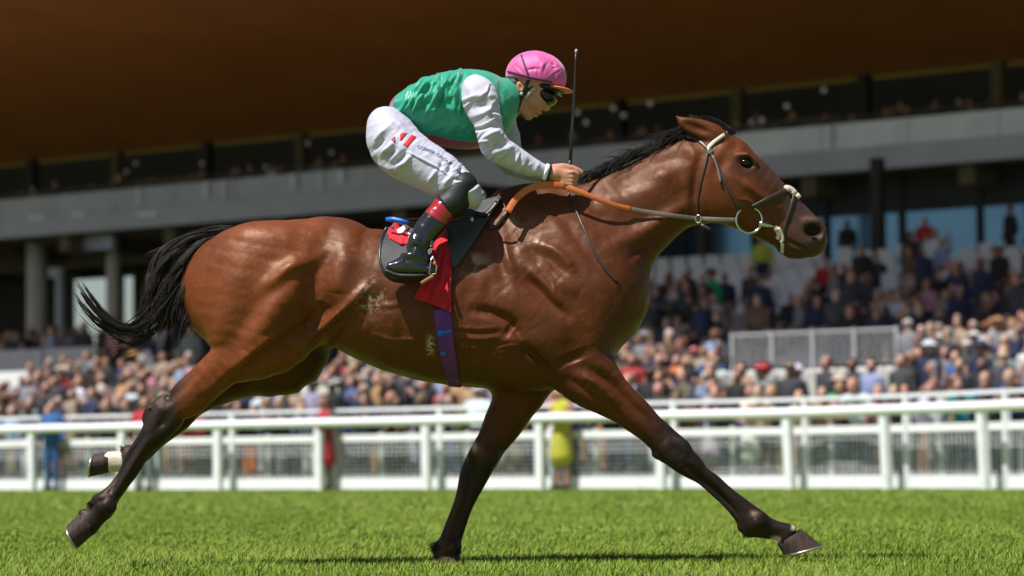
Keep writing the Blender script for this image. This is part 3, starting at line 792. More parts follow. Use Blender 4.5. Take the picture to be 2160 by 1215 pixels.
def patch(name, poly, off, th, m, parent, bvh, step=3.5, dflt=-60, rough=0., sm=8, org=None, fold=None, floor=None):
    """a sheet with thickness cut to a pixel outline and laid over a surface"""
    poly = np.array(poly, float)
    x0, y0 = poly.min(0) - step; x1, y1 = poly.max(0) + step
    nx, ny = int((x1 - x0) / step) + 1, int((y1 - y0) / step) + 1
    gx, gy = np.meshgrid(x0 + np.arange(nx) * step, y0 + np.arange(ny) * step, indexing='ij')
    ins = in_poly(gx.ravel() + step / 2, gy.ravel() + step / 2, poly).reshape(nx, ny)
    ins[-1] = False; ins[:, -1] = False
    used = np.zeros((nx, ny), bool)
    for a, b in ((0, 0), (1, 0), (0, 1), (1, 1)): used[a:, b:] |= ins[:nx - a, :ny - b]
    inner = np.ones((nx, ny), bool)
    for a, b in ((0, 0), (1, 0), (0, 1), (1, 1)): inner[a:, b:] &= ins[:nx - a, :ny - b]
    inner[0] = False; inner[:, 0] = False
    idx = np.full((nx, ny), -1); I = np.argwhere(used); idx[used] = np.arange(len(I))
    p = np.stack([gx[used], gy[used]], 1); bd = ~inner[used]
    q = p[bd]; best = np.full(len(q), 1e9); bp = q.copy()
    for i in range(len(poly)):
        a = poly[i]; b = poly[(i + 1) % len(poly)]; d = b - a
        t = np.clip(((q - a) @ d) / (d @ d + 1e-9), 0, 1); c = a + t[:, None] * d; r = np.linalg.norm(q - c, axis=1)
        k = r < best; best[k] = r[k]; bp[k] = c[k]
    p[bd] = bp
    dep = np.full(len(p), np.nan)
    for i, (a, b) in enumerate(p):
        h, n = cast(bvh, a, b)
        if h is not None: dep[i] = h[1]
    ok = ~np.isnan(dep)
    if not ok.all():
        okp = p[ok]; okd = dep[ok]
        for i in np.where(~ok)[0]:
            r = ((okp - p[i]) ** 2).sum(1); j = np.argsort(r)[:6]; dep[i] = okd[j].mean()
    dep -= off / PXM
    G = np.full((nx, ny), np.nan); G[used] = dep
    for _ in range(sm):
        Z = np.nan_to_num(G); Wt = (~np.isnan(G)).astype(float); a = np.zeros_like(Z); c = np.zeros_like(Z)
        for s in (1, -1):
            for ax in (0, 1):
                r = np.roll(Z * Wt, s, ax); ww = np.roll(Wt, s, ax); a += r; c += ww
        G = np.where(Wt > 0, np.minimum(.5 * Z + .5 * a / np.maximum(c, 1), Z + (0 if _ < sm - 2 else 1)), np.nan)
    dep = G[used]
    if fold is not None: dep = dep - np.array([fold(a, b) for a, b in p]) / PXM
    F0 = np.array([PW(a, b, d) for (a, b), d in zip(p, dep)]); F1 = np.array([PW(a, b, d + th / PXM) for (a, b), d in zip(p, dep)])
    n = len(F0); f = []
    ii = np.argwhere(ins)
    edge = {}
    for a, b in ii:
        c = [idx[a, b], idx[a + 1, b], idx[a + 1, b + 1], idx[a, b + 1]]
        f.append(c); f.append([k + n for k in c[::-1]])
        for i in range(4):
            e = (c[i], c[(i + 1) % 4])
            if (e[1], e[0]) in edge: del edge[(e[1], e[0])]
            else: edge[e] = 1
    for a, b in edge: f.append([b, a, a + n, b + n])
    v = np.vstack([F0, F1])
    if org is not None: v = v - org
    o = mk(name, v, f, m, parent)
    return o, F0

def bv(o):
    V_ = np.array([tuple(o.matrix_world @ v.co) for v in o.data.vertices]); return BVHTree.FromPolygons(V_.tolist(), [list(p.vertices) for p in o.data.polygons])
def join_bvh(objs):
    Vv = []; Fv = []
    for o in objs:
        n = len(Vv); off = np.array(o.location) + (np.array(o.parent.location) if o.parent else 0)
        Vv += [(np.array(v.co) + off).tolist() for v in o.data.vertices]; Fv += [[i + n for i in p.vertices] for p in o.data.polygons]
    return BVHTree.FromPolygons(Vv, Fv)

# ================================================================== TACK
m_leath = mat('dark_leather', srgb(58, 42, 36), rough=.4, spec=.5, noise=.25, nscale=90, bump=.2, bscale=300)
m_greyl = mat('grey_webbing', srgb(104, 92, 84), rough=.5, noise=.2, nscale=120)
m_orange = mat('orange_rubber_grip', srgb(190, 96, 44), rough=.62, noise=.18, nscale=150, bump=.5, bscale=500, bdist=.001)
m_blackl = mat('black_leather', srgb(34, 34, 36), rough=.36, spec=.5, noise=.2, nscale=60, bump=.15, bscale=300)
m_blackc = mat('black_pad', srgb(56, 56, 58), rough=.62, noise=.15, nscale=80, bump=.3, bscale=500)
m_red = mat('red_cloth', srgb(188, 8, 32), rough=.8, noise=.12, nscale=60, sheen=.1, bump=.25, bscale=400)
m_white = mat('white_print', srgb(232, 232, 235), rough=.7)
m_purple = mat('purple_webbing', srgb(92, 36, 118), rough=.42, spec=.35, noise=.2, nscale=120, bump=.3, bscale=260, stretch=(1, 1, .2))
m_blue = mat('blue_elastic', srgb(24, 96, 190), rough=.4)
m_steel = mat('polished_steel', srgb(200, 196, 188), rough=.2, metal=1)
m_pad = mat('sheepskin', srgb(205, 185, 170), rough=.9, noise=.3, nscale=200, bump=.6, bscale=250)
m_beads = mat('silver_beads', srgb(205, 195, 185), rough=.5, metal=0, noise=.3, nscale=180)

br = empty('bridle', tuple(PW(1560, 400))); BO = np.array(br.location)
tag(br, 'racing bridle with orange rubber reins, large bit ring and pale browband on the bay horse', 'bridle')
S_ = lambda n, pl, w, th=3, m=m_leath, par=br, **k: strap(n, pl, w, th, m, par, HB, org=BO, **k)
S_('browband', [(1493, 314), (1505, 301), (1522, 288), (1538, 277), (1545, 277)], 8, 5, m_beads, sm=2)
S_('headpiece', [(1495, 316), (1486, 306), (1474, 297), (1458, 287), (1448, 283)], 8)
S_('cheekpiece', [(1497, 320), (1512, 348), (1530, 384), (1545, 413), (1559, 440)], 7)
S_('cheek_keeper', [(1503, 330), (1512, 352), (1520, 386)], 5, 4, m_greyl, off=5)
S_('throatlatch', [(1493, 322), (1486, 355), (1477, 395), (1471, 430), (1472, 455)], 5)
S_('noseband', [(1585, 437), (1605, 427), (1630, 414), (1658, 401)], 9, 4)
S_('noseband_drop', [(1676, 408), (1668, 436), (1659, 464), (1652, 490), (1652, 512)], 7, 4)
S_('nose_pad', [(1655, 399), (1662, 397), (1670, 403), (1678, 411)], 13, 9, m_pad, sm=2, off=4)
S_('nose_pad', [(1680, 410), (1684, 413), (1687, 418)], 9, 8, m_pad, sm=1, off=3)
S_('chin_strap', [(1641, 480), (1649, 492), (1652, 506), (1650, 520), (1651, 532)], 7, 5, m_pad, sm=2)
v, f = ball(PW(1496, 318, cast(HB, 1496, 318)[0][1] - 4 / PXM), 7.5 / PXM, sc=(1, .6, 1)); mk('rosette', v - BO, f, m_steel, br)
# bit: ring and mouthpiece
yr = cast(HB, 1580, 464)[0][1] - 8 / PXM
mb = MB(); cen = PW(1580, 464, yr); rr = 27.5 / PXM
mb.tube([cen + rr * np.array([math.cos(a), .12 * math.cos(a), math.sin(a)]) for a in np.linspace(0, 2 * math.pi, 49)], 2.6 / PXM, 8, cap=False)
ring = mk('bit_ring', np.array(mb.v) - BO, mb.f, m_steel, br)
mb = MB(); mb.tube([PW(1601, 471, yr), PW(1612, 474, yr + .004), PW(1624, 476, yr + .012), PW(1634, 478, yr + .03)], np.array([6, 5, 4, 3]) / PXM, 10)
mk('bit_mouthpiece', np.array(mb.v) - BO, mb.f, m_steel, br, smooth=True)
for (a, b, r) in ((1637, 482, 6), (1643, 490, 7), (1641, 500, 5), (1649, 508, 5)):
    p, n = cast(HB, a, b); v, f = ball(p, r / PXM, 8, 6, sc=(1, .5, 1.2)); mk('lather_fleck', v - BO, f, m_pad, br)
# reins
rein_pl = [(1553, 464), (1512, 463), (1470, 461), (1420, 455), (1370, 448), (1330, 441)]
def rein_yo(pts):
    out = []
    for a, b in pts:
        p, n = cast(HB, a, b); out.append(((p[1] - Y0) * PXM - 9) if p is not None else -58)
    return out
ry = rein_yo(rein_pl); ry[0] = (yr - Y0) * PXM
strap('rein', rein_pl, 9.5, 2.6, m_greyl, br, yo=ry, org=BO)
gp = [(1332, 441), (1300, 434), (1260, 420), (1225, 405), (1203, 396), (1188, 391)]
gy = [ry[-1], -76, -84, -86, -84, -80]
strap('rein_grip', gp, 10.5, 3, m_orange, br, yo=gy, org=BO)
lp = [(1192, 393), (1170, 390), (1138, 391), (1110, 401), (1086, 422), (1071, 447)]
strap('rein_grip', lp, 14, 3.4, m_orange, br, yo=[-82, -88, -94, -100, -108, -118], org=BO)
S_('rein_end', [(1072, 446), (1062, 462), (1045, 482), (1030, 484)], 7, 4, off=6)
strap('rein_buckle', [(1066, 452), (1056, 466), (1046, 478)], 6, 4, m_leath, br, yo=[-118, -116, -112], org=BO)
S_('martingale', [(1198, 405), (1214, 442), (1236, 492), (1262, 545), (1293, 588), (1302, 594)], 5, 3)
mb = MB(); pk = PW(1473, 462, Y0 + (ry[2] - 4) / PXM); mb.tube([pk + 8 / PXM * np.array([math.cos(a) * .7, -.3 * math.cos(a), math.sin(a)]) for a in np.linspace(0, 2 * math.pi, 25)], 2 / PXM, 6, cap=False)
mk('rein_stop', np.array(mb.v) - BO, mb.f, m_steel, br)
strap('strap_buckle', [(1478, 474), (1490, 478), (1499, 484)], 6, 5, m_leath, br, yo=[-60, -62, -62], org=BO)

# saddle and everything that goes with it
sd = empty('saddle', tuple(PW(940, 480))); SO = np.array(sd.location)
tag(sd, 'tiny black racing saddle with red number cloth, purple girth and stirrup on the bay horse', 'saddle')
seat_ops = [U(Loft([(846, 462, 848, 492, 54, 0), (905, 458, 905, 496, 66, 0), (965, 444, 970, 484, 62, 0), (1018, 424, 1026, 466, 46, 0), (1050, 412, 1058, 436, 26, 0)], p=2.4, cap=(10, 8)), 1)]
v, q = sd_mesh(seat_ops, .007, smooth=3); mk('seat', v - SO, q, m_blackl, sd)
pad, _ = patch('saddle_pad', [(816, 480), (807, 500), (801, 540), (806, 566), (818, 581), (838, 588), (886, 589), (920, 582), (938, 560), (944, 474), (905, 468), (850, 472)], 5, 6, m_blackc, sd, HB, org=SO)
PB = join_bvh([hb, pad])
strap('pad_binding', [(816, 480), (807, 500), (801, 540), (806, 566), (818, 581), (838, 588), (886, 589)], 6, 8, m_blackl, pad, PB, off=1, org=SO, sm=2)
fold = lambda a, b: (3.4 * math.sin((a + .28 * b) / 3.4) + 2.0 * math.sin((a + .1 * b) / 2.1 + 1)) * (1 if b > 520 else .5)
cloth, _ = patch('number_cloth', [(834, 466), (816, 488), (822, 503), (848, 517), (880, 514), (914, 510), (906, 560), (900, 584), (886, 604), (871, 630), (905, 640), (930, 650), (951, 659), (952, 600), (954, 540), (950, 484), (925, 470), (880, 460)],
                 10, 3, m_red, sd, HB, org=SO, fold=fold)
CB = join_bvh([hb, pad, cloth])
patch('cloth_number', [(837, 485), (849, 477), (866, 467), (880, 467), (879, 478), (870, 492), (862, 502), (860, 492), (867, 477), (858, 484), (848, 492), (840, 494)], 1.5, 1.2, m_white, cloth, CB, step=2, org=SO, sm=2)
mb = MB(); mb.tube([PW(815, 463, 11.86), PW(830, 463, 11.85), PW(846, 466, 11.84), PW(862, 471, 11.83)], np.array([5, 6, 5.5, 4]) / PXM, 10)
mk('blue_roll', np.array(mb.v) - SO, mb.f, m_blue, sd, smooth=True)
flap, _ = patch('saddle_flap', [(1056, 414), (1030, 418), (985, 430), (956, 443), (943, 457), (942, 476), (947, 504), (951, 556), (957, 566), (974, 546), (1000, 508), (1022, 472), (1040, 443), (1058, 422)], 15, 8, m_blackc, sd, HB, org=SO)
FB = join_bvh([hb, flap])
strap('flap_binding', [(1030, 418), (985, 430), (956, 443), (943, 457), (942, 476), (947, 504), (951, 556), (957, 565), (974, 546), (1000, 508), (1022, 472), (1040, 443), (1055, 420)], 6, 9, m_blackl, flap, FB, off=1, org=SO, sm=2)
strap('saddle_strap', [(1002, 452), (1012, 456), (1024, 458), (1036, 446), (1050, 428)], 10, 6, m_blackl, sd, FB, off=4, org=SO)
p, n = cast(FB, 996, 463); v, f = ball(p - np.array([0, 3 / PXM, 0]), 4.5 / PXM, 8, 6, sc=(.8, .6, 1.4)); mk('saddle_stud', v - SO, f, m_steel, sd)
girth, _ = patch('girth', [(913, 652), (951, 652), (957, 720), (966, 780), (974, 818), (946, 815), (934, 770), (922, 715)], 4, 4, m_purple, sd, HB, org=SO, fold=lambda a, b: 1.2 * math.cos((a - 934) / 4.5))
GB = join_bvh([hb, girth])
strap('girth_band', [(922, 702), (934, 701), (953, 698)], 7, 3, m_blue, girth, GB, off=1, org=SO, sm=1)
strap('girth_buckle', [(924, 703), (929, 702), (935, 701)], 12, 4, m_blue, girth, GB, off=2, org=SO, sm=1)
strap('girth_buckle', [(929, 745), (934, 745), (940, 744)], 8, 4, m_blue, girth, GB, off=2, org=SO, sm=1)
# ================================================================== THE JOCKEY
class Half:
    """half space below a line of two pixels (screen down side is solid)"""
    def __init__(s, a, b):
        A, B = PW(*a), PW(*b); d = B - A; s.n = np.array([d[2], 0, -d[0]]); s.n /= np.linalg.norm(s.n)
        if s.n[2] > 0: s.n = -s.n
        s.o = A; s.lo = A - 3; s.hi = A + 3
    def ev(s, P): return -((P - s.o) @ s.n)
def st_in(st, d, w=None):
    """the same stations shrunk by d pixels: what is under the clothes"""
    w = d if w is None else w; out = []
    for q in st:
        a = np.array(q[:2], float); b = np.array(q[2:4], float); L = np.linalg.norm(a - b); u = (a - b) / L; k = min(d, L * .35)
        out.append((*(a - u * k), *(b + u * k), max(4, q[4] - w), *q[5:]))
    return out
s_torso = [(830, 209, 838, 238, 62, 0), (852, 195, 860, 265, 70, 0, .1), (885, 178, 891, 288, 76, 0, .2), (925, 160, 928, 306, 82, 0, .26), (972, 149, 966, 314, 86, 0, .26), (1012, 148, 1003, 311, 90, 0, .2),
           (1040, 155, 1030, 288, 82, 0), (1060, 163, 1066, 255, 54, 0), (1073, 170, 1087, 240, 40, 0)]
s_arm = [(1022, 172, 976, 186, 36, -84), (1045, 190, 974, 206, 38, -96), (1053, 215, 979, 228, 37, -102), (1059, 255, 998, 260, 34, -110), (1067, 288, 1008, 296, 33, -114), (1078, 296, 1018, 326, 31, -112),
         (1104, 314, 1050, 346, 29, -102), (1126, 330, 1092, 364, 26, -92), (1146, 344, 1128, 374, 24, -82), (1160, 350, 1152, 380, 19, -76)]
s_arm2 = [(1068, 190, 1010, 206, 36, 84), (1084, 240, 1020, 250, 36, 102), (1096, 300, 1030, 312, 33, 108), (1108, 322, 1052, 352, 30, 96), (1136, 340, 1100, 376, 25, 66), (1160, 352, 1146, 384, 18, 34)]
s_leg = [(836, 232, 784, 284, 46, -56), (864, 262, 786, 330, 58, -72), (899, 290, 812, 362, 58, -88), (938, 317, 864, 388, 50, -104), (972, 345, 912, 412, 44, -116), (1000, 377, 944, 426, 38, -124), (1022, 408, 985, 434, 28, -126)]
s_leg2 = [(q[0] + 6, q[1] + 3, q[2] + 6, q[3] + 3, q[4], -q[5]) for q in s_leg]
s_shin = [(962, 372, 1004, 398, 36, -128), (944, 393, 994, 416, 34, -132), (931, 412, 984, 436, 31, -138), (917, 421, 964, 450, 28, -145), (894, 450, 943, 476, 26, -153), (877, 473, 924, 500, 24, -159), (861, 507, 908, 522, 22, -164), (853, 530, 903, 545, 21, -168), (846, 548, 900, 564, 19, -170)]
s_foot = [(820, 553, 820, 572, 15, -172), (838, 547, 838, 581, 19, -172), (862, 540, 860, 584, 22, -172), (888, 548, 886, 583, 24, -172), (908, 560, 908, 580, 20, -172), (919, 567, 919, 576, 12, -172)]
flipy = lambda st: [(*q[:5], -q[5]) for q in st]
hand = lambda sgn, yo, dx, dy: [
    U(Cap([(1152 + dx, 366 + dy, yo), (1168 + dx, 367 + dy, yo)], [14, 16]), 8),
    U(Ell(1186 + dx, 371 + dy, yo, 26, 17, 12, -8), 8),
    *[U(Cap([(1186 + dx, y + (378 - y) * .25 + dy, yo - 5 * sgn), (1207 + dx - i * .8, y + dy, yo - 6 * sgn), (1217 + dx - i * 1.6, y + 5 + dy, yo + 2 * sgn), (1212 + dx - i, y + 8 + dy, yo + 13 * sgn), (1198 + dx, y + 6 + dy, yo + 16 * sgn)], [6.2, 5.6 - i * .2, 5.2 - i * .2, 4.8, 4.4]), 1.5) for i, y in enumerate((364, 373, 381.5, 389))],
    U(Cap([(1166 + dx, 356 + dy, yo + 2 * sgn), (1186 + dx, 353 + dy, yo + 3 * sgn), (1205 + dx, 354 + dy, yo + 5 * sgn), (1217 + dx, 359 + dy, yo + 6 * sgn), (1226 + dx, 365 + dy, yo + 8 * sgn)], [10, 9, 7.2, 6.2, 4.6]), 4)]
body_ops = [
    U(Loft(st_in(s_torso, 11), p=2.3), 1), U(Loft(st_in(s_arm, 8)), 14), U(Loft(st_in(s_arm2, 8)), 14), U(Loft(st_in(s_leg, 12)), 14), U(Loft(st_in(s_leg2, 12)), 14),
    U(Loft(st_in(s_shin, 5)), 8), U(Loft(st_in(s_foot, 4)), 8), U(Loft(st_in(flipy(s_shin), 5)), 8), U(Loft(st_in(flipy(s_foot), 4)), 8),
    U(Loft([(1050, 180, 1056, 246, 36, 0), (1078, 184, 1082, 236, 30, 0), (1096, 180, 1102, 232, 30, 0)]), 10),                   # neck
    U(Ell(1124, 172, 0, 50, 44, 40, -15), 14), U(Ell(1136, 202, 0, 30, 30, 33, -40), 12),                                        # skull and mid face
    U(Cap([(1092, 204, -24), (1096, 226, -20), (1114, 243, -6)], [10, 9, 8]), 10), U(Cap([(1092, 204, 24), (1096, 226, 20), (1114, 243, 6)], [10, 9, 8]), 10),   # jaw
    U(Ell(1114, 244, 0, 9, 8, 11), 7), U(Ell(1124, 228, 0, 16, 15, 20, -40), 10),                                                 # chin, mouth area
    U(Ell(1128, 212, -22, 15, 12, 9, -30), 9), U(Ell(1128, 212, 22, 15, 12, 9, -30), 9),                                          # cheeks
    U(Cap([(1161, 202, 0), (1160, 216, 0), (1154, 229, 0)], [4.5, 5.2, 6]), 6), U(Ell(1150, 230, -6, 5.5, 4.5, 4), 4), U(Ell(1150, 230, 6, 5.5, 4.5, 4), 4),   # nose
    U(Cap([(1134, 237, -11), (1139, 238, 0), (1134, 237, 11)], [2.6, 4, 2.6]), 3), U(Cap([(1127, 243, -10), (1132, 244, 0), (1127, 243, 10)], [2.6, 3.8, 2.6]), 3),  # lips
    U(Ell(1098, 184, -36, 8, 13, 5, 25), 4), S(Ell(1099, 184, -41, 4, 7, 4, 25), 3), U(Ell(1098, 184, 36, 8, 13, 5, 25), 4),      # ears
    *hand(1, -74, 0, 0), *hand(-1, 22, 2, -1)]
v, q = sd_mesh(body_ops, .0034, smooth=2)
jk = empty('person', tuple(PW(940, 480, Y0))); JO = np.array(jk.location)
tag(jk, 'jockey in green silks, white sleeves and pink cap crouched over the galloping horse', 'person')
skin = np.array(srgb(188, 130, 104)[:3])
jx, jy = PX(v)
jc = np.tile(skin, (len(v), 1)) * (1 + .06 * vnoise(v, 60, 31))[:, None]
w_ = np.exp(-((jx - 1134) / 9) ** 2 - ((jy - 241) / 5) ** 2)[:, None]; jc = jc * (1 - .6 * w_) + np.array(srgb(170, 92, 80)[:3]) * .6 * w_
w_ = np.exp(-((jx - 1150) / 12) ** 2 - ((jy - 230) / 9) ** 2)[:, None]; jc = jc * (1 - .4 * w_) + np.array(srgb(205, 128, 100)[:3]) * .4 * w_
d_, _t = pl_dist(jx, jy, [(1177, 361), (1206, 364)]); w_ = np.exp(-(d_ / 2.2) ** 2)[:, None] * .5; jc = jc * (1 - w_) + np.array(srgb(160, 96, 78)[:3]) * w_
m_skin = mat('skin', attr='Col', rough=.5, spec=.4)
jb = mk('body', v - JO, q, m_skin, jk, col=jc)
JB = BVHTree.FromPolygons(v.tolist(), q.tolist())

def garment(name, ops, m, h=.0055, strokes=(), amp=.002, sc=(18, 45), col=None, seed=1, ani=(1, 1, 1), sm=2, sub=1, extra=None):
    v, q = sd_mesh(ops, h, smooth=sm)
    if sub: v, q = subdivide(v, q, 1)
    n = vnorm(v, q); x, y = PX(v); d = np.zeros(len(v))
    for pl, sg, a in strokes:
        r, t = pl_dist(x, y, pl); d += np.exp(-r * r / (2 * sg * sg)) * sstep(-n[:, 1], -.1, .4) * a / PXM * (np.sin(np.clip(t, .03, .97) * math.pi) ** .5)
    # cloth creases: ridged noise
    a = np.array(ani)
    rg = lambda s, sd_: 1 - np.abs(vnoise(v * a, s, sd_)) * 2.2
    d += (rg(sc[0], seed) * .6 + rg(sc[1], seed + 1) * .4) * amp
    if extra is not None: d += extra(v, x, y, n)
    v = v + n * d[:, None]
    c = col(v, x, y, n) if col else None
    o = mk(name, v - JO, q, m, jk, col=c)
    return o, v, q
green = np.array([.006, .29, .175]); pink = np.array(srgb(170, 50, 110)[:3])
hem = [(826, 226), (838, 242), (860, 264), (877, 273), (916, 285), (958, 295), (1005, 298), (1030, 290)]
def silk_col(v, x, y, n):
    yb = np.interp(x, [p[0] for p in hem], [p[1] for p in hem])
    c = np.tile(green, (len(v), 1)) * (1 + .05 * vnoise(v, 40, 3))[:, None]
    k = sstep(y - yb, 0, 2.5) * (x > 840) * (x < 1030); k = np.maximum(k, sstep(838 - x - .35 * (y - 205), 3, 6))
    return c * (1 - k[:, None]) + pink * .8 * k[:, None]
m_silk = mat('green_silk', attr='Col', rough=.42, spec=.5, sheen=.3, bump=.12, bscale=300)
def ridge(u, w, seed):
    q = vnoise(np.stack([u, w, 0 * u + seed * 3.7], 1), 1.0, seed); return np.maximum(0, 1 - np.abs(q) * 2.4)
def rand_folds(seed, n, xr, yr, ang, dang, ln, sg, am, test=None):
    # creases drawn as many short curved strokes: alternating ridge and groove
    r = random.Random(seed); out = []
    while len(out) < n:
        x, y = r.uniform(*xr), r.uniform(*yr)
        if test and not test(x, y): continue
        a = math.radians(r.gauss(ang(x, y) if callable(ang) else ang, dang)); L = r.uniform(*ln); k = r.gauss(0, .35)
        pts = []
        for t in (-.5, -.17, .17, .5):
            aa = a + k * t; pts.append((x + math.cos(aa) * L * t, y - math.sin(aa) * L * t))
        s_ = r.uniform(*sg); m_ = r.uniform(*am)
        out.append((pts, s_, m_)); out.append(([(px + s_ * 1.7 * math.sin(a), py + s_ * 1.7 * math.cos(a)) for px, py in pts], s_ * .9, -m_ * .8))
    return out
def limb_folds(a, b, k, amp, seed):
    # creases across a limb that runs along the pixel direction (a, b)
    L = math.hypot(a, b); a, b = a / L, b / L
    def f(v, x, y, n):
        s = x * a + y * b; c = -x * b + y * a
        return (ridge(s * k + .35 * c * k, c * k * .22, seed) + .7 * ridge(s * k * 1.9 - .3 * c * k, c * k * .4, seed + 1)) * amp
    return f
wr = [([(972, 150), (968, 190), (962, 240)], 7, 5), ([(955, 152), (945, 200), (950, 250)], 6, -4), ([(935, 165), (920, 210), (900, 250)], 6, 4), ([(905, 180), (890, 210), (870, 235)], 6, 3.5), ([(880, 190), (868, 215), (850, 235)], 5, -3),
      ([(1000, 150), (992, 165)], 5, -4), ([(1030, 165), (1040, 210), (1060, 250)], 7, 4), ([(1050, 170), (1062, 200), (1075, 235)], 5, -4), ([(930, 230), (900, 262), (880, 276)], 9, 4), ([(960, 250), (990, 280), (1000, 300)], 9, 4),
      ([(860, 210), (930, 200), (970, 190)], 6, 2.5), ([(870, 222), (930, 214), (965, 212)], 4, -2.5), ([(880, 236), (940, 228), (970, 232)], 4, 2.5), ([(850, 240), (880, 252), (910, 256)], 5, 3), ([(845, 250), (870, 264), (890, 270)], 4, -3)]
silk, sv, sq = garment('silk_top', [U(Loft(s_torso, p=2.3, cap=(8, 6)), 1)], m_silk, strokes=wr + rand_folds(3, 74, (848, 985), (165, 262), lambda x, y: 62 + (x - 900) * .16, 12, (30, 90), (2.3, 4.2), (2.4, 5.0), lambda x, y: y < 235 - (x - 850) * .22 + 14)
    + rand_folds(4, 12, (880, 1000), (225, 285), 25, 18, (40, 80), (4, 7), (1.2, 2.6)) + rand_folds(5, 10, (1040, 1080), (175, 245), 78, 14, (30, 60), (3, 5), (1.5, 3)), amp=.0005, sc=(22, 50), col=silk_col)
m_wcl = mat('white_cloth', srgb(186, 181, 196), rough=.75, sheen=.2, noise=.04, nscale=30, bump=.15, bscale=400)
m_wbr = mat('white_breeches', srgb(182, 178, 196), rough=.6, sheen=.1, noise=.04, nscale=30, bump=.1, bscale=400)
wa = [([(985, 210), (1020, 200), (1048, 205)], 5, 4), ([(985, 232), (1020, 222), (1050, 232)], 5, -4), ([(990, 248), (1025, 238), (1055, 250)], 5, 4), ([(1002, 275), (1035, 262), (1062, 272)], 4, -4), ([(1008, 300), (1040, 285), (1066, 285)], 5, 5),
      ([(1015, 318), (1045, 305), (1075, 300)], 4, -4), ([(1030, 330), (1055, 318), (1085, 308)], 4, 4), ([(1070, 340), (1085, 330), (1100, 316)], 4, -3), ([(985, 180), (1000, 200), (1010, 240)], 6, 4), ([(1030, 180), (1032, 230), (1030, 270)], 7, 3), ([(1120, 336), (1112, 350), (1100, 364)], 3.5, -3), ([(1136, 344), (1130, 358), (1122, 370)], 3, 3)]
slv, av, aq = garment('sleeve', [U(Loft(s_arm, p=2.1, cap=(20, 4)), 1)], m_wcl, strokes=wa + rand_folds(6, 26, (982, 1062), (185, 300), lambda x, y: 20 + 14 * math.sin(y * .07), 22, (22, 60), (2.3, 4.0), (2.4, 4.8)) + rand_folds(7, 16, (1010, 1080), (285, 345), lambda x, y: 40, 20, (20, 50), (2.2, 4), (1.8, 3.6)) + rand_folds(8, 12, (1085, 1150), (320, 372), 62, 18, (16, 38), (2, 3.4), (1.6, 3.2)), amp=.0006, sc=(22, 55), seed=5)
slv2, _, _ = garment('sleeve', [U(Loft(s_arm2, p=2.1, cap=(20, 4)), 1)], m_wcl, amp=.0014, sc=(22, 55), seed=9, extra=limb_folds(.2, 1, .055, .0055, 67))
cuffs = strap('cuff', [(1156, 349), (1152, 360), (1147, 379)], 8, 4, m_white, slv, BVHTree.FromPolygons(av.tolist(), aq.tolist()), off=2, org=JO, sm=1)
strap('watch_strap', [(1161, 348), (1158, 361), (1153, 382)], 7, 4, m_blackl, slv, BVHTree.FromPolygons(np.vstack([av, v]).tolist(), aq.tolist() + (q + len(av)).tolist()), off=2, org=JO, sm=1)
wl = [([(810, 335), (822, 326), (834, 315)], 4.5, -6), ([(832, 345), (844, 334), (856, 319)], 5, -7), ([(806, 322), (820, 312), (830, 300)], 4, 4), ([(840, 352), (856, 342), (868, 327)], 5, 5), ([(926, 360), (929, 352), (931, 344)], 3.5, -4), ([(941, 366), (945, 360), (949, 352)], 3.5, -5),
      ([(968, 366), (971, 360), (975, 353)], 3.5, -5), ([(962, 378), (975, 374), (988, 368)], 3.5, -5), ([(955, 385), (972, 384), (992, 382)], 4, 4), ([(860, 320), (890, 336), (926, 355), (950, 372)], 2.2, 3), ([(790, 300), (806, 280), (826, 262)], 6, 4), ([(786, 320), (800, 305), (812, 290)], 5, -4),
      ([(820, 250), (840, 262), (858, 280)], 7, 4), ([(905, 382), (914, 370), (922, 358)], 4, 4), ([(936, 392), (946, 380), (956, 368)], 4, 4), ([(985, 408), (1000, 400), (1010, 392)], 5, 4), ([(796, 345), (815, 352), (840, 362)], 5, 3)]
pel = Ell(832, 284, 0, 50, 46, 92, -40)
bre, bvv, bq = garment('breeches', [U(Loft(s_leg, p=2.1, cap=(30, 5)), 1), U(Loft(s_leg2, p=2.1, cap=(30, 5)), 20), U(pel, 30)], m_wbr, strokes=[(a, b_ * .8, c_ * 1.5) for a, b_, c_ in wl], amp=.0008, sc=(18, 45), seed=13, extra=lambda v, x, y, n: limb_folds(.62, .78, .06, .0030, 71)(v, x, y, n) * (.35 + .65 * sstep(x, 905, 960) + .5 * np.exp(-((x - 880) / 30) ** 2 - ((y - 300) / 20) ** 2)) * (1 - .75 * np.exp(-((x - 890) / 40) ** 2 - ((y - 355) / 28) ** 2)))
BB = BVHTree.FromPolygons(bvv.tolist(), bq.tolist())
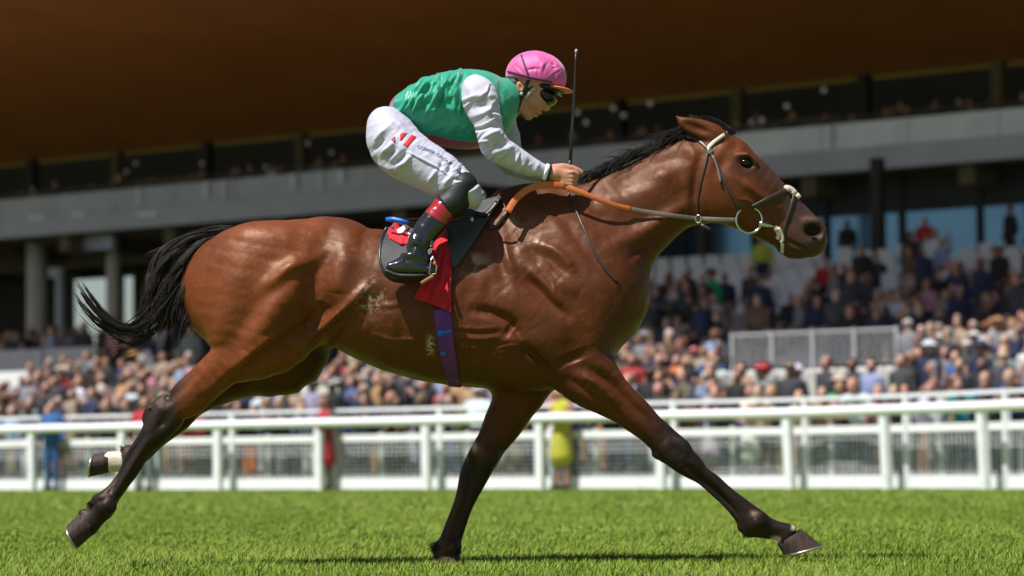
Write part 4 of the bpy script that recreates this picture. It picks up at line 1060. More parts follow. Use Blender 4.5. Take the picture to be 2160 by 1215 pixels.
# logo block and lettering on the thigh
m_redp = mat('red_print', srgb(205, 20, 44), rough=.6); m_brn = mat('brown_print', srgb(150, 40, 36), rough=.6); m_navy = mat('slate_print', srgb(84, 92, 116), rough=.7)
def pt(X, Y): return (800 + X / 10.125, 260 + Y / 10.125)
for nm, pl, m in (('logo_block', [pt(510, 450), pt(690, 240), pt(790, 285), pt(600, 510)], m_redp), ('logo_block', [pt(450, 390), pt(440, 240), pt(480, 200), pt(600, 205)], m_redp), ('logo_block', [pt(250, 350), pt(335, 265), pt(345, 410), pt(320, 400)], m_brn)):
    patch(nm, pl, 1.2, .8, m, bre, BB, step=1.6, org=JO, sm=1)
def lettering(txt, pl, size, m, parent, bvh, org, dz=.9):
    cu = D.curves.new('t', 'FONT'); cu.body = txt; cu.size = 1; cu.resolution_u = 3; cu.offset = .012
    o = D.objects.new('t', cu); COL.objects.link(o)
    dg = bpy.context.evaluated_depsgraph_get(); me = o.evaluated_get(dg).to_mesh()
    vv = np.array([v.co[:] for v in me.vertices]); ff = [list(p.vertices) for p in me.polygons]
    o.evaluated_get(dg).to_mesh_clear(); D.objects.remove(o)
    g = resample(pl, 1.0); s = np.r_[0, np.cumsum(np.linalg.norm(np.diff(g, axis=0), axis=1))]
    wd = vv[:, 0].max(); k = s[-1] / wd; P = []
    for x_, y_, _ in vv:
        a = x_ * k; c = np.array([np.interp(a, s, g[:, 0]), np.interp(a, s, g[:, 1])]); c2 = np.array([np.interp(a + 2, s, g[:, 0]), np.interp(a + 2, s, g[:, 1])]); c1 = np.array([np.interp(a - 2, s, g[:, 0]), np.interp(a - 2, s, g[:, 1])])
        t = c2 - c1; t /= np.linalg.norm(t) + 1e-9; nn = np.array([t[1], -t[0]])
        p2 = c + nn * y_ * size
        p3, n3 = cast(bvh, *p2)
        if p3 is None: p3 = PW(*p2, 11.7)
        P.append(p3 - (p3 - CAM) / np.linalg.norm(p3 - CAM) * dz / PXM)
    n = len(P); P = np.array(P); P2 = P + np.array([0, .4 / PXM, 0])
    return mk('lettering', np.vstack([P, P2]) - org, ff + [[i + n for i in f[::-1]] for f in ff], m, parent, smooth=False)
lettering('COMER GROUP', [pt(800, 520), pt(1000, 590), pt(1200, 680), pt(1380, 800), pt(1540, 905)], 9.5, m_navy, bre, BB, JO)
# boots
m_patent = mat('patent_black', srgb(20, 20, 22), rough=.12, spec=.7, coat=.6, coat_rough=.05)
m_boot_r = mat('red_band', srgb(150, 24, 34), rough=.25, coat=.4, coat_rough=.1)
m_knee = mat('black_suede', srgb(22, 20, 24), rough=.6)
blk_c = np.array(srgb(26, 26, 29)[:3]); red_c = np.array(srgb(158, 28, 38)[:3])
def boot(fl, nm):
    sh = flipy(s_shin) if fl else s_shin; ft = flipy(s_foot) if fl else s_foot
    v, q = sd_mesh([U(Loft(sh[3:], p=2.1, cap=(3, 12)), 1), U(Loft(ft, p=2.2, cap=(6, 6)), 12)], .0045, smooth=2)
    v, q = subdivide(v, q, 1); n = vnorm(v, q); x, y = PX(v)
    d = np.zeros(len(v))
    for pl, sg, a in (([(852, 528), (875, 520), (905, 530)], 4, -4), ([(850, 538), (875, 536), (900, 545)], 4, 4), ([(856, 548), (880, 552), (902, 556)], 3.5, -3.5), ([(870, 500), (880, 512)], 5, 3)):
        r, t = pl_dist(x, y, pl); d += np.exp(-r * r / 2 / sg / sg) * a / PXM
    d += vnoise(v, 40, 41) * .0014
    v = v + n * d[:, None]
    # band: distance along the shin
    t = ((x - 918) * (-.54) + (y - 420) * .84)
    k = sstep(t, -4, -3) * (1 - sstep(t, 33, 34.5))
    c = blk_c * (1 - k[:, None]) + red_c * k[:, None]
    b = mk(nm, v - JO, q, mat('patent_boot' , attr='Col', rough=.16, spec=.6, coat=.5, coat_rough=.06), jk, col=c)
    vk, qk = sd_mesh([U(Loft(sh[:4], p=2.1, grow=.008, cap=(8, 3)), 1)], .005, smooth=2)
    mk('boot_cuff', vk - JO, qk, m_knee, b)
    return b
boot(False, 'boot'); boot(True, 'boot')
m_sole = mat('boot_sole', srgb(18, 18, 18), rough=.5)
vs, qs = sd_mesh([U(Loft([(818, 566, 816, 580, 17, -172), (840, 575, 838, 588, 20, -172), (870, 577, 868, 589, 22, -172), (900, 576, 899, 586, 20, -172), (916, 572, 916, 580, 12, -172)], p=2.6, cap=(6, 6)), 1)], .0045, smooth=2)
mk('boot_sole', vs - JO, qs, m_sole, jk)
# helmet with silk cap
m_cap = mat('pink_silk', srgb(205, 80, 150), rough=.55, spec=.5, sheen=.35, noise=.06, nscale=30, bump=.12, bscale=300)
hs = [([(1150, 108), (1166, 130), (1172, 160)], 4, -2.5), ([(1160, 120), (1180, 140), (1190, 165)], 4, 2.5), ([(1112, 148), (1125, 145), (1138, 146)], 3, -2.5), ([(1165, 130), (1172, 140)], 3, -3), ([(1166, 142), (1175, 143)], 2, -3), ([(1080, 140), (1095, 125), (1110, 116)], 5, 2.5), ([(1130, 110), (1140, 130), (1150, 150)], 7, 2)]
hel, hv, hq = garment('helmet', [U(Ell(1131, 161, 0, 65, 54, 53, -10), 1), S(Half((1062, 164), (1202, 190)), 4)], m_cap, h=.005, strokes=[(a, b_ * .7, c_ * 1.0) for a, b_, c_ in hs] + rand_folds(12, 16, (1078, 1190), (112, 170), lambda x, y: 90 - (x - 1131) * .9, 20, (14, 34), (1.8, 3), (.7, 1.6)), amp=.0003, sc=(25, 60), seed=21)
HBV = BVHTree.FromPolygons(hv.tolist(), hq.tolist())
m_strap = mat('dark_elastic', srgb(62, 24, 48), rough=.6)
strap('cap_band', [(1072, 151), (1100, 158), (1117, 163), (1140, 168), (1164, 173)], 4, 2.5, m_strap, hel, HBV, off=1, org=JO, sm=2)
strap('cap_band', [(1100, 117), (1106, 135), (1112, 152), (1118, 166)], 4, 2.5, m_strap, hel, HBV, off=1, org=JO, sm=2)
m_peak = mat('salmon_peak', srgb(205, 110, 84), rough=.55)
vp, qp = sd_mesh([U(Ell(1172, 188, 0, 39, 5.5, 44, -10), 1)], .004, smooth=2); mk('peak', vp - JO, qp, m_peak, hel)
HJ = BVHTree.FromPolygons(np.vstack([v for v in (np.array([tuple(Vector(p.co) + Vector(JO)) for p in jb.data.vertices]),)]).tolist(), [list(p.vertices) for p in jb.data.polygons])
m_blk = mat('black_rubber', srgb(16, 16, 17), rough=.5); m_lens = mat('smoked_lens', srgb(10, 11, 12), rough=.1, spec=.5); m_gstrap = mat('grey_elastic', srgb(170, 165, 160), rough=.7)
vg, qg = sd_mesh([U(Ell(1149, 202, 0, 29, 19, 38, -30), 1)], .0035, smooth=2); gg = mk('goggles', vg - JO, qg, m_lens, jk)
vg, qg = sd_mesh([U(Ell(1154, 187, 0, 40, 11, 42, -10), 1)], .004, smooth=2); mk('goggles', vg - JO, qg, m_blk, jk, )
mb = MB(); mb.tube([PW(1181, 193, 11.95), PW(1178, 198, 11.94), PW(1184, 204, 11.94)], 1.8 / PXM, 6); mk('goggle_clip', np.array(mb.v) - JO, mb.f, m_gstrap, gg)
strap('goggle_strap', [(1106, 209), (1116, 198), (1129, 184)], 7, 3, m_gstrap, gg, HJ, off=3, org=JO, sm=1)
strap('goggle_strap', [(1100, 200), (1112, 192), (1126, 186)], 10, 3, m_blk, gg, HJ, off=1.5, org=JO, sm=1)
strap('chin_strap', [(1116, 168), (1106, 188), (1099, 206), (1094, 224), (1088, 240)], 7, 3, m_blk, hel, HJ, off=2, org=JO, sm=2)
strap('ear_strap', [(1076, 168), (1084, 186), (1092, 196), (1098, 206)], 11, 4, m_blk, hel, HJ, off=2, org=JO, sm=2)
v_, f_ = ball(PW(1100, 199, cast(HJ, 1100, 199)[0][1]) - np.array([0, 6 / PXM, 0]), 4 / PXM, 8, 6); mk('strap_stud', v_ - JO, f_, m_gstrap, hel)
# hair at the nape
m_nape = mat('dark_brown_hair', srgb(48, 34, 26), rough=.6, bump=.5, bscale=200)
vh, qh = sd_mesh([U(Ell(1086, 180, 0, 22, 20, 36, -30), 1)], .005, smooth=2); mk('hair', vh - JO, qh, m_nape, jk)
# stirrup belongs to the saddle
ys = Y0 - 196 / PXM
mb = MB(); mb.tube([PW(a, b, ys) for a, b in [(912, 540), (908, 556), (905, 578), (919, 578), (921, 562), (916, 548), (912, 540)]], 1.7 / PXM, 8)
mk('stirrup_iron', np.array(mb.v) - SO, mb.f, m_steel, sd, smooth=True)
strap('stirrup_leather', [(916, 482), (913, 500), (910, 522)], 7, 3, m_blackl, sd, yo=[-150, -165, -195], org=SO)
strap('stirrup_tread', [(888, 598), (900, 590), (914, 582)], 7, 5, mat('tan_tread', srgb(150, 110, 70), rough=.7), sd, yo=[-196, -200, -204], org=SO)
v_, f_ = ball(PW(917, 556, ys), 4 / PXM, 8, 6); mk('stirrup_stud', v_ - SO, f_, m_orange, sd)
# whip
wh = empty('whip', tuple(PW(1200, 365, Y0 - 70 / PXM))); WO = np.array(wh.location)
tag(wh, 'thin black riding whip held upright in the jockey\'s right hand', 'whip')
mb = MB(); mb.tube([PW(a, b, Y0 + c / PXM) for a, b, c in [(1203, 340, -70), (1207, 270, -66), (1211, 200, -62), (1214, 130, -58), (1215, 108, -56)]], np.array([3.8, 3.2, 2.3, 1.8, 2.2]) / PXM, 10); mk('shaft', np.array(mb.v) - WO, mb.f, m_blackl, wh, smooth=True)
mb = MB(); mb.tube([PW(a, b, Y0 + c / PXM) for a, b, c in [(1197, 392, -68), (1199, 370, -68), (1201, 352, -69), (1203, 338, -70)]], np.array([4.5, 5, 5.2, 4.6]) / PXM, 10); mk('handle', np.array(mb.v) - WO, mb.f, m_blk, wh, smooth=True)
mb = MB(); mb.tube([PW(1214.5, 112, Y0 - 56 / PXM), PW(1216, 104, Y0 - 56 / PXM)], np.array([3, 2.4]) / PXM, 8); mk('tip', np.array(mb.v) - WO, mb.f, m_gstrap, wh, smooth=True)
# ================================================================== COURSE AND GRANDSTAND
# stand coordinates: t runs along the running rail (to the right and nearer), s away from the course behind it
ST = np.array([.788, -.616, 0]); SN = np.array([.616, .788, 0]); SOrg = np.array([-9.37, 57.6, 0])
def WS(t, s, z): return SOrg + t * ST + s * SN + np.array([0, 0, z])
def t_at(px, s):
    p = (px - 1080) / F_PX; return (p * (57.6 + .788 * s) + 9.37 - .616 * s) / (.788 + .616 * p)
SR = np.stack([ST, SN, [0, 0, 1]], 1)      # local (t,s,z) -> world
class MS(MB):
    """boxes given in stand coordinates"""
    def b(s, t0, t1, s0, s1, z0, z1): return s.box((t0, s0, z0), (t1, s1, z1), SR, SOrg)
def quad_strip(name, prof, t0, t1, m, parent=None, nt=2, smooth=False):
    ts = np.linspace(t0, t1, nt); v = [WS(t, s, z) for t in ts for s, z in prof]; k = len(prof); f = []
    for i in range(nt - 1):
        for j in range(k - 1): f.append([i * k + j, (i + 1) * k + j, (i + 1) * k + j + 1, i * k + j + 1])
    return mk(name, v, f, m, parent, smooth)

# ---- ground
m_turf = D.materials.new('turf'); m_turf.use_nodes = True
nt_ = m_turf.node_tree; b_ = nt_.nodes['Principled BSDF']; b_.inputs['Roughness'].default_value = .85; b_.inputs['Specular IOR Level'].default_value = .2
tc_ = nt_.nodes.new('ShaderNodeTexCoord'); n1 = nt_.nodes.new('ShaderNodeTexNoise'); n1.inputs['Scale'].default_value = 1.6; n1.inputs['Detail'].default_value = 8
cr_ = nt_.nodes.new('ShaderNodeValToRGB'); cr_.color_ramp.elements[0].position = .3; cr_.color_ramp.elements[1].position = .72
cr_.color_ramp.elements[0].color = (.098, .152, .02, 1); cr_.color_ramp.elements[1].color = (.17, .24, .038, 1)
nt_.links.new(tc_.outputs['Object'], n1.inputs['Vector']); nt_.links.new(n1.outputs['Fac'], cr_.inputs['Fac']); nt_.links.new(cr_.outputs[0], b_.inputs['Base Color'])
tag(mk('ground', [(-900, -60, 0), (900, -60, 0), (900, 1800, 0), (-900, 1800, 0)], [[0, 1, 2, 3]], m_turf, smooth=False), 'green turf of the racecourse reaching to the stand', None, kind='structure')

# ---- grass blades, three belts from near to far
m_grass = D.materials.new('grass_blade'); m_grass.use_nodes = True
nt_ = m_grass.node_tree; N_ = nt_.nodes; b_ = N_['Principled BSDF']; at_ = N_.new('ShaderNodeAttribute'); at_.attribute_name = 'Col'
b_.inputs['Roughness'].default_value = .55; b_.inputs['Specular IOR Level'].default_value = .07
nt_.links.new(at_.outputs['Color'], b_.inputs['Base Color'])
tr_ = N_.new('ShaderNodeBsdfTranslucent'); nt_.links.new(at_.outputs['Color'], tr_.inputs['Color'])
ms_ = N_.new('ShaderNodeMixShader'); ms_.inputs[0].default_value = .07
nt_.links.new(b_.outputs[0], ms_.inputs[1]); nt_.links.new(tr_.outputs[0], ms_.inputs[2]); nt_.links.new(ms_.outputs[0], N_['Material Output'].inputs['Surface'])
def grass(n, y0, y1, spread, h0, h1, w):
    r = np.random.default_rng(int(y0 * 10)); u = r.random(n)
    y = y0 + (y1 - y0) * u; x = (r.random(n) * 2 - 1) * (y * .173 * spread + .9)
    P = np.stack([x, y, np.zeros(n)], 1)
    big = vnoise(P * [.9, .5, 1], 1.3, 60); cl = vnoise(P, 7, 61); fine = vnoise(P, 26, 66)
    s = (y - 57.6) * .788 + (x + 9.37) * .616                       # stop at the fence
    keep = s < .3
    h = (h0 + (h1 - h0) * r.random(n)) * (1 + .15 * cl + .2 * big)
    a = r.random(n) * 2 * math.pi; lean = r.normal(0, .3, (n, 2)) * h[:, None] + np.array([.18, .05]) * h[:, None]
    wv = np.stack([np.cos(a), np.sin(a), 0 * a], 1) * (w * (.6 + .8 * r.random(n)))[:, None] / 2
    mid = P + np.concatenate([lean * .35, (h * .6)[:, None]], 1); tip = P + np.concatenate([lean, h[:, None]], 1)
    V_ = np.stack([P - wv, P + wv, mid + wv * .75, mid - wv * .75, tip + wv * .12, tip - wv * .12], 1)[keep]
    k = len(V_); base = np.arange(k)[:, None] * 6
    Q_ = np.vstack([base + np.array([[0, 1, 2, 3]]), base + np.array([[3, 2, 4, 5]])])
    c0 = np.array([.115, .185, .020]); c1 = np.array([.235, .320, .046]); c2 = np.array([.36, .35, .14])
    m = np.clip(.5 + .16 * cl + .26 * big + .10 * fine + r.normal(0, .15 if y0 < 15 else .07, n), 0, 1)[:, None]
    c = c0 * (1 - m) + c1 * m; dry = (r.random(n) < .05 + .05 * (big > .4))[:, None]; c = np.where(dry, c2, c)[keep]
    return V_.reshape(-1, 3), Q_, c.repeat(6, 0)
parts = [grass(330000, 10.0, 15.5, 1.5, .015, .038, .0028), grass(260000, 15.5, 27, 1.45, .011, .026, .0042), grass(130000, 27, 64, 1.4, .012, .026, .011)]
ofs = 0; GV = []; GQ = []; GC = []
for a, q, c in parts: GV.append(a); GQ.append(q + ofs); GC.append(c); ofs += len(a)
go = mk('grass', np.vstack(GV), np.vstack(GQ), m_grass, None, True, np.vstack(GC)); go.data.normals_split_custom_set_from_vertices((np.array([[-.15, -.25, .95]]).repeat(len(go.data.vertices), 0) + (RNG.normal(0, 1, (len(go.data.vertices) // 6, 3)) * np.r_[np.full(len(parts[0][0]) // 6, .14), np.full((len(parts[1][0]) + len(parts[2][0])) // 6, .06)][:, None]).repeat(6, 0)).tolist()); tag(go, 'sunlit short green grass of the racecourse', None, kind='stuff')

# ---- running rail
m_wp = mat('white_rail', srgb(236, 236, 238), rough=.38, noise=.05, nscale=3)
m_wp2 = mat('white_post', srgb(226, 227, 228), rough=.5, noise=.08, nscale=5)
m_wire = mat('fence_wire', srgb(225, 225, 228), rough=.5)
m_gpost = mat('weathered_post', srgb(196, 200, 190), rough=.6, noise=.15, nscale=6)
posts = [np.array([-9.37 + i * 1.962, 57.6 - i * 1.533, 0]) for i in range(-4, 8)] + [np.array([5.64, 44.85, 0]), np.array([6.77, 42.65, 0]), np.array([7.75, 40.4, 0]), np.array([8.5, 38.0, 0]), np.array([9.1, 35.5, 0]), np.array([9.5, 33.0, 0]), np.array([9.7, 30.5, 0]), np.array([9.75, 28.0, 0])]
rr_ = empty('running_rail', tuple(posts[0])); tag(rr_, 'white plastic running rail with a thick round top rail along the turf', 'rail fence')
RO = posts[0]
mb = MB(); g = cr(np.array(posts) + [0, 0, 1.2], 6); mb.tube(g - RO, .078, 14); mb.build('top_rail', m_wp, rr_, True)
for i, p in enumerate(posts):
    d = (posts[min(i + 1, len(posts) - 1)] - posts[max(i - 1, 0)]); d /= np.linalg.norm(d); nn = np.array([-d[1], d[0], 0])
    lean = d * (-.06 if i >= 11 else -.01)
    mb = MB(); q = p - RO; mb.bar(q + lean * 0 + nn * .02, q + lean + nn * .02 + [0, 0, 1.12], .15, .11, up=nn); mb.build('post', m_wp2, rr_)
# ---- spectator fence behind it
back = [p + .40 * (lambda d: np.array([-d[1], d[0], 0]))((posts[min(i + 1, len(posts) - 1)] - posts[max(i - 1, 0)]) / np.linalg.norm(posts[min(i + 1, len(posts) - 1)] - posts[max(i - 1, 0)])) for i, p in enumerate(posts)]
cf = empty('spectator_fence', tuple(back[0])); FO = back[0]; tag(cf, 'white spectator fence with wire mesh panels right behind the running rail', 'fence')
for i in range(len(back) - 1):
    a, b = back[i] - FO, back[i + 1] - FO; d = (b - a) / np.linalg.norm(b - a); nn = np.array([-d[1], d[0], 0])
    Zv = lambda z: np.array([0, 0, z])
    MB().bar(a + Zv(0), a + Zv(1.46), .10, .09, up=nn).build('post', m_wp2, cf)
    MB().bar(a + d * .06 + Zv(1.42), b - d * .06 + Zv(1.42), .05, .055).build('top_rail', m_wp, cf)
    MB().bar(a + d * .06 + Zv(.92), b - d * .06 + Zv(.92), .06, .12).build('middle_rail', m_wp, cf)
    MB().bar(a + d * .06 + Zv(.11), b - d * .06 + Zv(.11), .06, .19).build('bottom_rail', m_wp, cf)
    fr = .33 + .12 * math.sin(i * 2.1)
    MB().bar(a + (b - a) * fr + nn * .08 + Zv(.0), a + (b - a) * (fr - (.06 if i > 11 else 0)) + nn * .08 + Zv(1.02), .07, .06, up=nn).build('stay_post', m_gpost, cf)
    mb = MB(); L = np.linalg.norm(b - a)
    for k in range(1, int(L / .11)): q = a + d * k * .11; mb.bar(q + Zv(.2), q + Zv(.85), .008, .007, up=nn)
    for k in range(8): z = .24 + k * .078; mb.bar(a + d * .05 + Zv(z) + nn * .009, b - d * .05 + Zv(z) + nn * .009, .009, .012)
    mb.build('mesh_panel', m_wire, cf)

# ---- apron, terraces
m_conc = mat('concrete', srgb(206, 203, 200), rough=.85, noise=.12, nscale=.8, bump=.2, bscale=20)
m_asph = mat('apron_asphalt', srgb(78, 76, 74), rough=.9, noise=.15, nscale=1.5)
m_concl = mat('pale_concrete', srgb(186, 182, 174), rough=.8, noise=.10, nscale=1.2)
m_dark = mat('dark_panel', srgb(44, 42, 42), rough=.7, noise=.2, nscale=.6)
m_par = mat('grey_parapet', srgb(84, 84, 88), rough=.6, noise=.15, nscale=1.5)
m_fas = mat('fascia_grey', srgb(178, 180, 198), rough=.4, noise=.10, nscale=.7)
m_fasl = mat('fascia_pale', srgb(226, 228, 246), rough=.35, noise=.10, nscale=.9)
m_col = mat('column_concrete', srgb(205, 198, 186), rough=.8, noise=.12, nscale=2)
m_beam = mat('olive_beam', srgb(104, 94, 72), rough=.8, noise=.2, nscale=1)
m_glass = mat('blue_glazing', srgb(92, 124, 150), rough=.12, metal=.85, noise=.08, nscale=.5)
m_seat = mat('grey_seat', srgb(205, 205, 207), rough=.6)
m_roof = mat('copper_soffit', srgb(240, 146, 96), rough=.5, metal=.0, noise=.10, nscale=.35, stretch=(1, 1, 1), detail=6)
APR = .14
def apron_z(s): return 0.0 if s < 1.6 else min(11 * APR, max(0, math.ceil((s - 1.6) / 1.0)) * APR)
TL, TR = -75, 45
pr = [(.75, .006), (1.6, .006)]
for k in range(11):
    s0 = 1.6 + k; pr += [(s0, (k + 1) * APR), (s0 + 1.0, (k + 1) * APR)]
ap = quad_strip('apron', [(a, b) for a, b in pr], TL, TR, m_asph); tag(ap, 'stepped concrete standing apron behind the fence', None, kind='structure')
# the curved part of the course edge is turf; the apron there follows at ground level
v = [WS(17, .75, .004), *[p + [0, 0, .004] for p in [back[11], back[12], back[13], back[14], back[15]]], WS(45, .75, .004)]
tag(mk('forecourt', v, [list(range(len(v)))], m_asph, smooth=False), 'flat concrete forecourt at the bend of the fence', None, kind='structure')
tB = 1 + t_at(560, 20)          # the seated terrace is right of this, the open concourse left of it
gs = empty('grandstand', tuple(SOrg)); GO = SOrg.copy()
tag(gs, 'large dark grandstand with copper brown roof, grey balcony front and stepped terraces', 'grandstand')
def gp(name, m, ms, parent=gs, sm=False):
    v = np.array(ms.v) - (GO if True else 0); return mk(name, v, ms.f, m, parent, sm)
pr = [(12.6, 1.54), (12.6, 2.2), (13.4, 2.2)]
for k in range(16):
    s0 = 13.4 + k * .92; z = 2.2 + k * .195; pr += [(s0, z + .195), (s0 + .92, z + .195)]
TZ = lambda s: 2.2 + .195 * (int(max(0, (s - 13.4)) / .92) + 1)
o = quad_strip('terrace', pr, tB, TR, m_conc, gs); o.location = -Vector(GO)
gp('deck', m_conc, MS().b(tB, TR, 28.12, 47, 5.1, 5.31))
gp('concourse', m_conc, MS().b(TL, tB - .01, 12.7, 47, 1.2, 2.4))
gp('side_wall', m_dark, MS().b(tB - .25, tB, 28, 46, 2.41, 8.7))
for k in range(30):                                               # parapet panels of the concourse
    t1 = tB - .1 - k * 2.0
    if t1 < TL: break
    gp('parapet', m_par, MS().b(t1 - 1.94, t1, 12.75, 12.85, 2.42, 3.5))
for px, s, w, m in ((75, 35, .74, m_col), (130, 40, .36, m_beam), (237, 35, .5, m_col), (287, 41, .3, m_beam), (-90, 35, .74, m_col), (470, 41, .4, m_beam)):
    t = t_at(px, s); mb = MB(); mb.tube([WS(t, s, 2.4) - GO, WS(t, s, 8.7) - GO], w / 2, 14); mb.build('column', m, gs, True)
t = t_at(120, 36); gp('service_post', m_fasl, MS().b(t - .13, t + .13, 36, 36.2, 2.4, 7.5).b(t - .5, t + .13, 36, 36.2, 7.5, 7.85))
# slabs, balcony front
gp('slab', m_beam, MS().b(TL, TR, 33.15, 47, 8.72, 8.95))
for k in range(22):
    t0 = TL + 4 + k * 5.2; gp('beam', m_beam, MS().b(t0, t0 + .5, 33.3, 44, 8.15, 8.71))
gp('beam', m_beam, MS().b(TL, tB, 38, 38.5, 8.0, 8.70))
gp('soffit_panel', m_fas, MS().b(t_at(150, 34), t_at(235, 34), 34, 34.2, 8.2, 8.69))
k = 0; t0 = TL
rngb = random.Random(3)
while t0 < TR:
    wd = 2.9; t1 = t0 + wd
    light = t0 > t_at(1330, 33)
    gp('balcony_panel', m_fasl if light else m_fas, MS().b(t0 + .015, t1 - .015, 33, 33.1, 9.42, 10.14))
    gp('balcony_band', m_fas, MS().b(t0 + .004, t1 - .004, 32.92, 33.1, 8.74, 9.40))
    t0 = t1
mb = MB(); mb.tube([WS(TL, 33.05, 10.3) - GO, WS(TR, 33.05, 10.3) - GO], .03, 8); mb.build('handrail', m_par, gs, True)
for px, dx, z0, z1 in ((290, .1, 9.5, 10.1), (430, .16, 9.6, 10.1), (470, .1, 9.5, 10.1), (615, .18, 9.65, 10.1), (675, .08, 9.5, 10.1), (715, .2, 9.7, 10.1), (60, .8, 9.3, 9.45), (150, .7, 9.32, 9.45), (290, .9, 9.1, 9.25), (1078, .12, 9.3, 10.0), (1745, .25, 9.5, 10.1)):
    t = t_at(px, 32.9); gp('fascia_plate', m_fasl, MS().b(t, t + dx, 32.88, 32.91, z0, z1))
# upper level interior and glazing
gp('upper_wall', m_dark, MS().b(TL, TR, 46, 46.3, 8.96, 13.3))
for k in range(24):
    t0 = TL + 2 + k * 5; gp('upper_column', m_dark if k % 2 else m_beam, MS().b(t0, t0 + .4, 44, 44.4, 8.96, 13.2))
for k in range(24):
    t0 = TL + 1 + k * 5; gp('upper_window', m_beam if k % 3 == 0 else m_dark, MS().b(t0 + .5, t0 + 4.2, 45.9, 45.97, 9.6, 12.2))
m_lamp = D.materials.new('lamp_glow'); m_lamp.use_nodes = True
b_ = m_lamp.node_tree.nodes['Principled BSDF']; b_.inputs['Emission Color'].default_value = (1, .82, .78, 1); b_.inputs['Emission Strength'].default_value = .07
for px, py in ((1222, 237), (1240, 258), (1298, 228), (1320, 243), (1376, 218), (1590, 257), (1613, 253), (1666, 224), (285, 345), (265, 362), (425, 345), (560, 352), (500, 365), (650, 302), (1745, 190), (700, 322)):
    s = 42; p_ = (px - 1080) / F_PX; tt = t_at(px, s); dep = WS(tt, s, 0)[1]; z = PW(px, py, dep)[2]
    v, f = ball(WS(tt, s, z), .06 if px < 1000 else .08, 10, 8); mk('ceiling_lamp', v - GO, f, m_lamp, gs)
m_lampd = mat('copper_downlight', srgb(190, 130, 90), rough=.4)
for px, py in ((70, 515), (240, 502), (2120, 330), (1945, 347), (415, 487)):
    s = 36; tt = t_at(px, s); dep = WS(tt, s, 0)[1]; z = PW(px, py, dep)[2]
    mb = MB(); mb.tube([WS(tt, s, z - .07) - GO, WS(tt, s, z + .07) - GO], .2, 14); mb.build('downlight', m_lampd, gs, True)
# back wall of the concourse with open bays to the sky
tl = TL
holes = [(t_at(a, 44), t_at(b, 44)) for a, b in ((145, 222), (250, 279), (301, 332))]
ms = MS(); cur = TL
for a, b in sorted(holes):
    ms.b(cur, a, 44, 44.3, 2.41, 8.7); ms.b(a, b, 44, 44.3, 8.1, 8.7); ms.b(a, b, 44, 44.3, 2.41, 3.6); cur = b
ms.b(cur, tB - .3, 44, 44.3, 2.41, 8.7); gp('back_wall', m_dark, ms)
gp('brown_panel', mat('brown_board', srgb(128, 96, 78), rough=.8), MS().b(t_at(326, 40), t_at(440, 40), 40, 40.1, 2.41, 6.6))
# glazing behind the upper deck on the right
k = 0; t0 = tB + .3
while t0 < TR:
    t1 = t0 + 2.55
    gp('window', m_glass, MS().b(t0 + .08, t1 - .08, 34.6, 34.66, 5.9, 7.62))
    gp('upper_light', m_dark, MS().b(t0 + .08, t1 - .08, 34.6, 34.66, 7.72, 8.7))
    gp('mullion', m_dark, MS().b(t0 - .08, t0 + .08, 34.5, 34.7, 5.32, 8.71)); t0 = t1
gp('transom', m_dark, MS().b(tB + .3, TR, 34.55, 34.72, 7.621, 7.719))
for px in (1850, 1480, 2250, 1330): tt = t_at(px, 30); gp('column', m_dark, MS().b(tt - .15, tt + .15, 30, 30.3, 5.32, 8.72))
# roof: copper soffit rising towards the course, with thickness
prof = []
for i in range(25):
    u = i / 24; s = 47.5 - 43.5 * u; z = 13.05 + 7.3 * (u ** .92) + .5 * math.sin(u * math.pi); prof.append((s, z))
top = [(s, z + .5 + .8 * math.sin(i / 24 * math.pi)) for i, (s, z) in enumerate(prof)]
ring_ = prof + top[::-1] + [prof[0]]
o = quad_strip('roof', ring_, TL, TR, m_roof, gs, nt=2); o.location = -Vector(GO)
# boards, white rails among the terraces
m_board = mat('white_board', srgb(226, 226, 224), rough=.6)
bd = empty('notice_board', tuple(WS(t_at(20, 8), 8, 1.0))); BD = np.array(bd.location); tag(bd, 'white notice board with dark marks above the crowd at the far left', 'board')
t0, t1 = t_at(-40, 8), t_at(56, 8)
mk('panel', np.array(MS().b(t0, t1, 8, 8.06, 1.95, 2.72).v) - BD, MS().b(t0, t1, 8, 8.06, 1.95, 2.72).f, m_board, bd, False)
for dt in (.1, .5): q = MS().b(t1 - dt - .05, t1 - dt, 8.06, 8.12, .8, 2.2); mk('leg', np.array(q.v) - BD, q.f, m_par, bd, False)
for a, b_2 in ((14, 22), (31, 40)): q = MS().b(t_at(a, 8), t_at(b_2, 8), 7.985, 7.998, 2.1, 2.28); mk('mark', np.array(q.v) - BD, q.f, m_dark, bd, False)
m_bar = mat('grey_white_bar', srgb(190, 190, 190), rough=.5)
def barrier(px0, px1, s, z0, z1, label, bars, wall, cat='barrier'):
    a, b = t_at(px0, s), t_at(px1, s); e = empty('terrace_barrier', tuple(WS((a + b) / 2, s, z0))); E = np.array(e.location); tag(e, label, cat)
    n = max(2, int((b - a) / .9)); 
    for k in range(n + 1):
        t = a + (b - a) * k / n; q = MS().b(t - .025, t + .025, s, s + .05, z0, z1); mk('post', np.array(q.v) - E, q.f, m_bar, e, False)
    for j in range(bars):
        z = z1 - .02 - (z1 - z0 - .1) * j / max(1, bars); q = MS().b(a - .03, b + .03, s + .071, s + .12, z - .025 - (.02 if j == 0 else 0), z); mk('rail', np.array(q.v) - E, q.f, m_bar, e, False)
    if wall: q = MS().b(a, b, s + .13, s + .2, z0 - .75, z0 - .02); mk('base_panel', np.array(q.v) - E, q.f, m_concl, e, False)
barrier(1542, 1890, 12.2, 2.3, 3.15, 'white barred barrier with a pale base below the seated crowd right of the nose', 6, True)
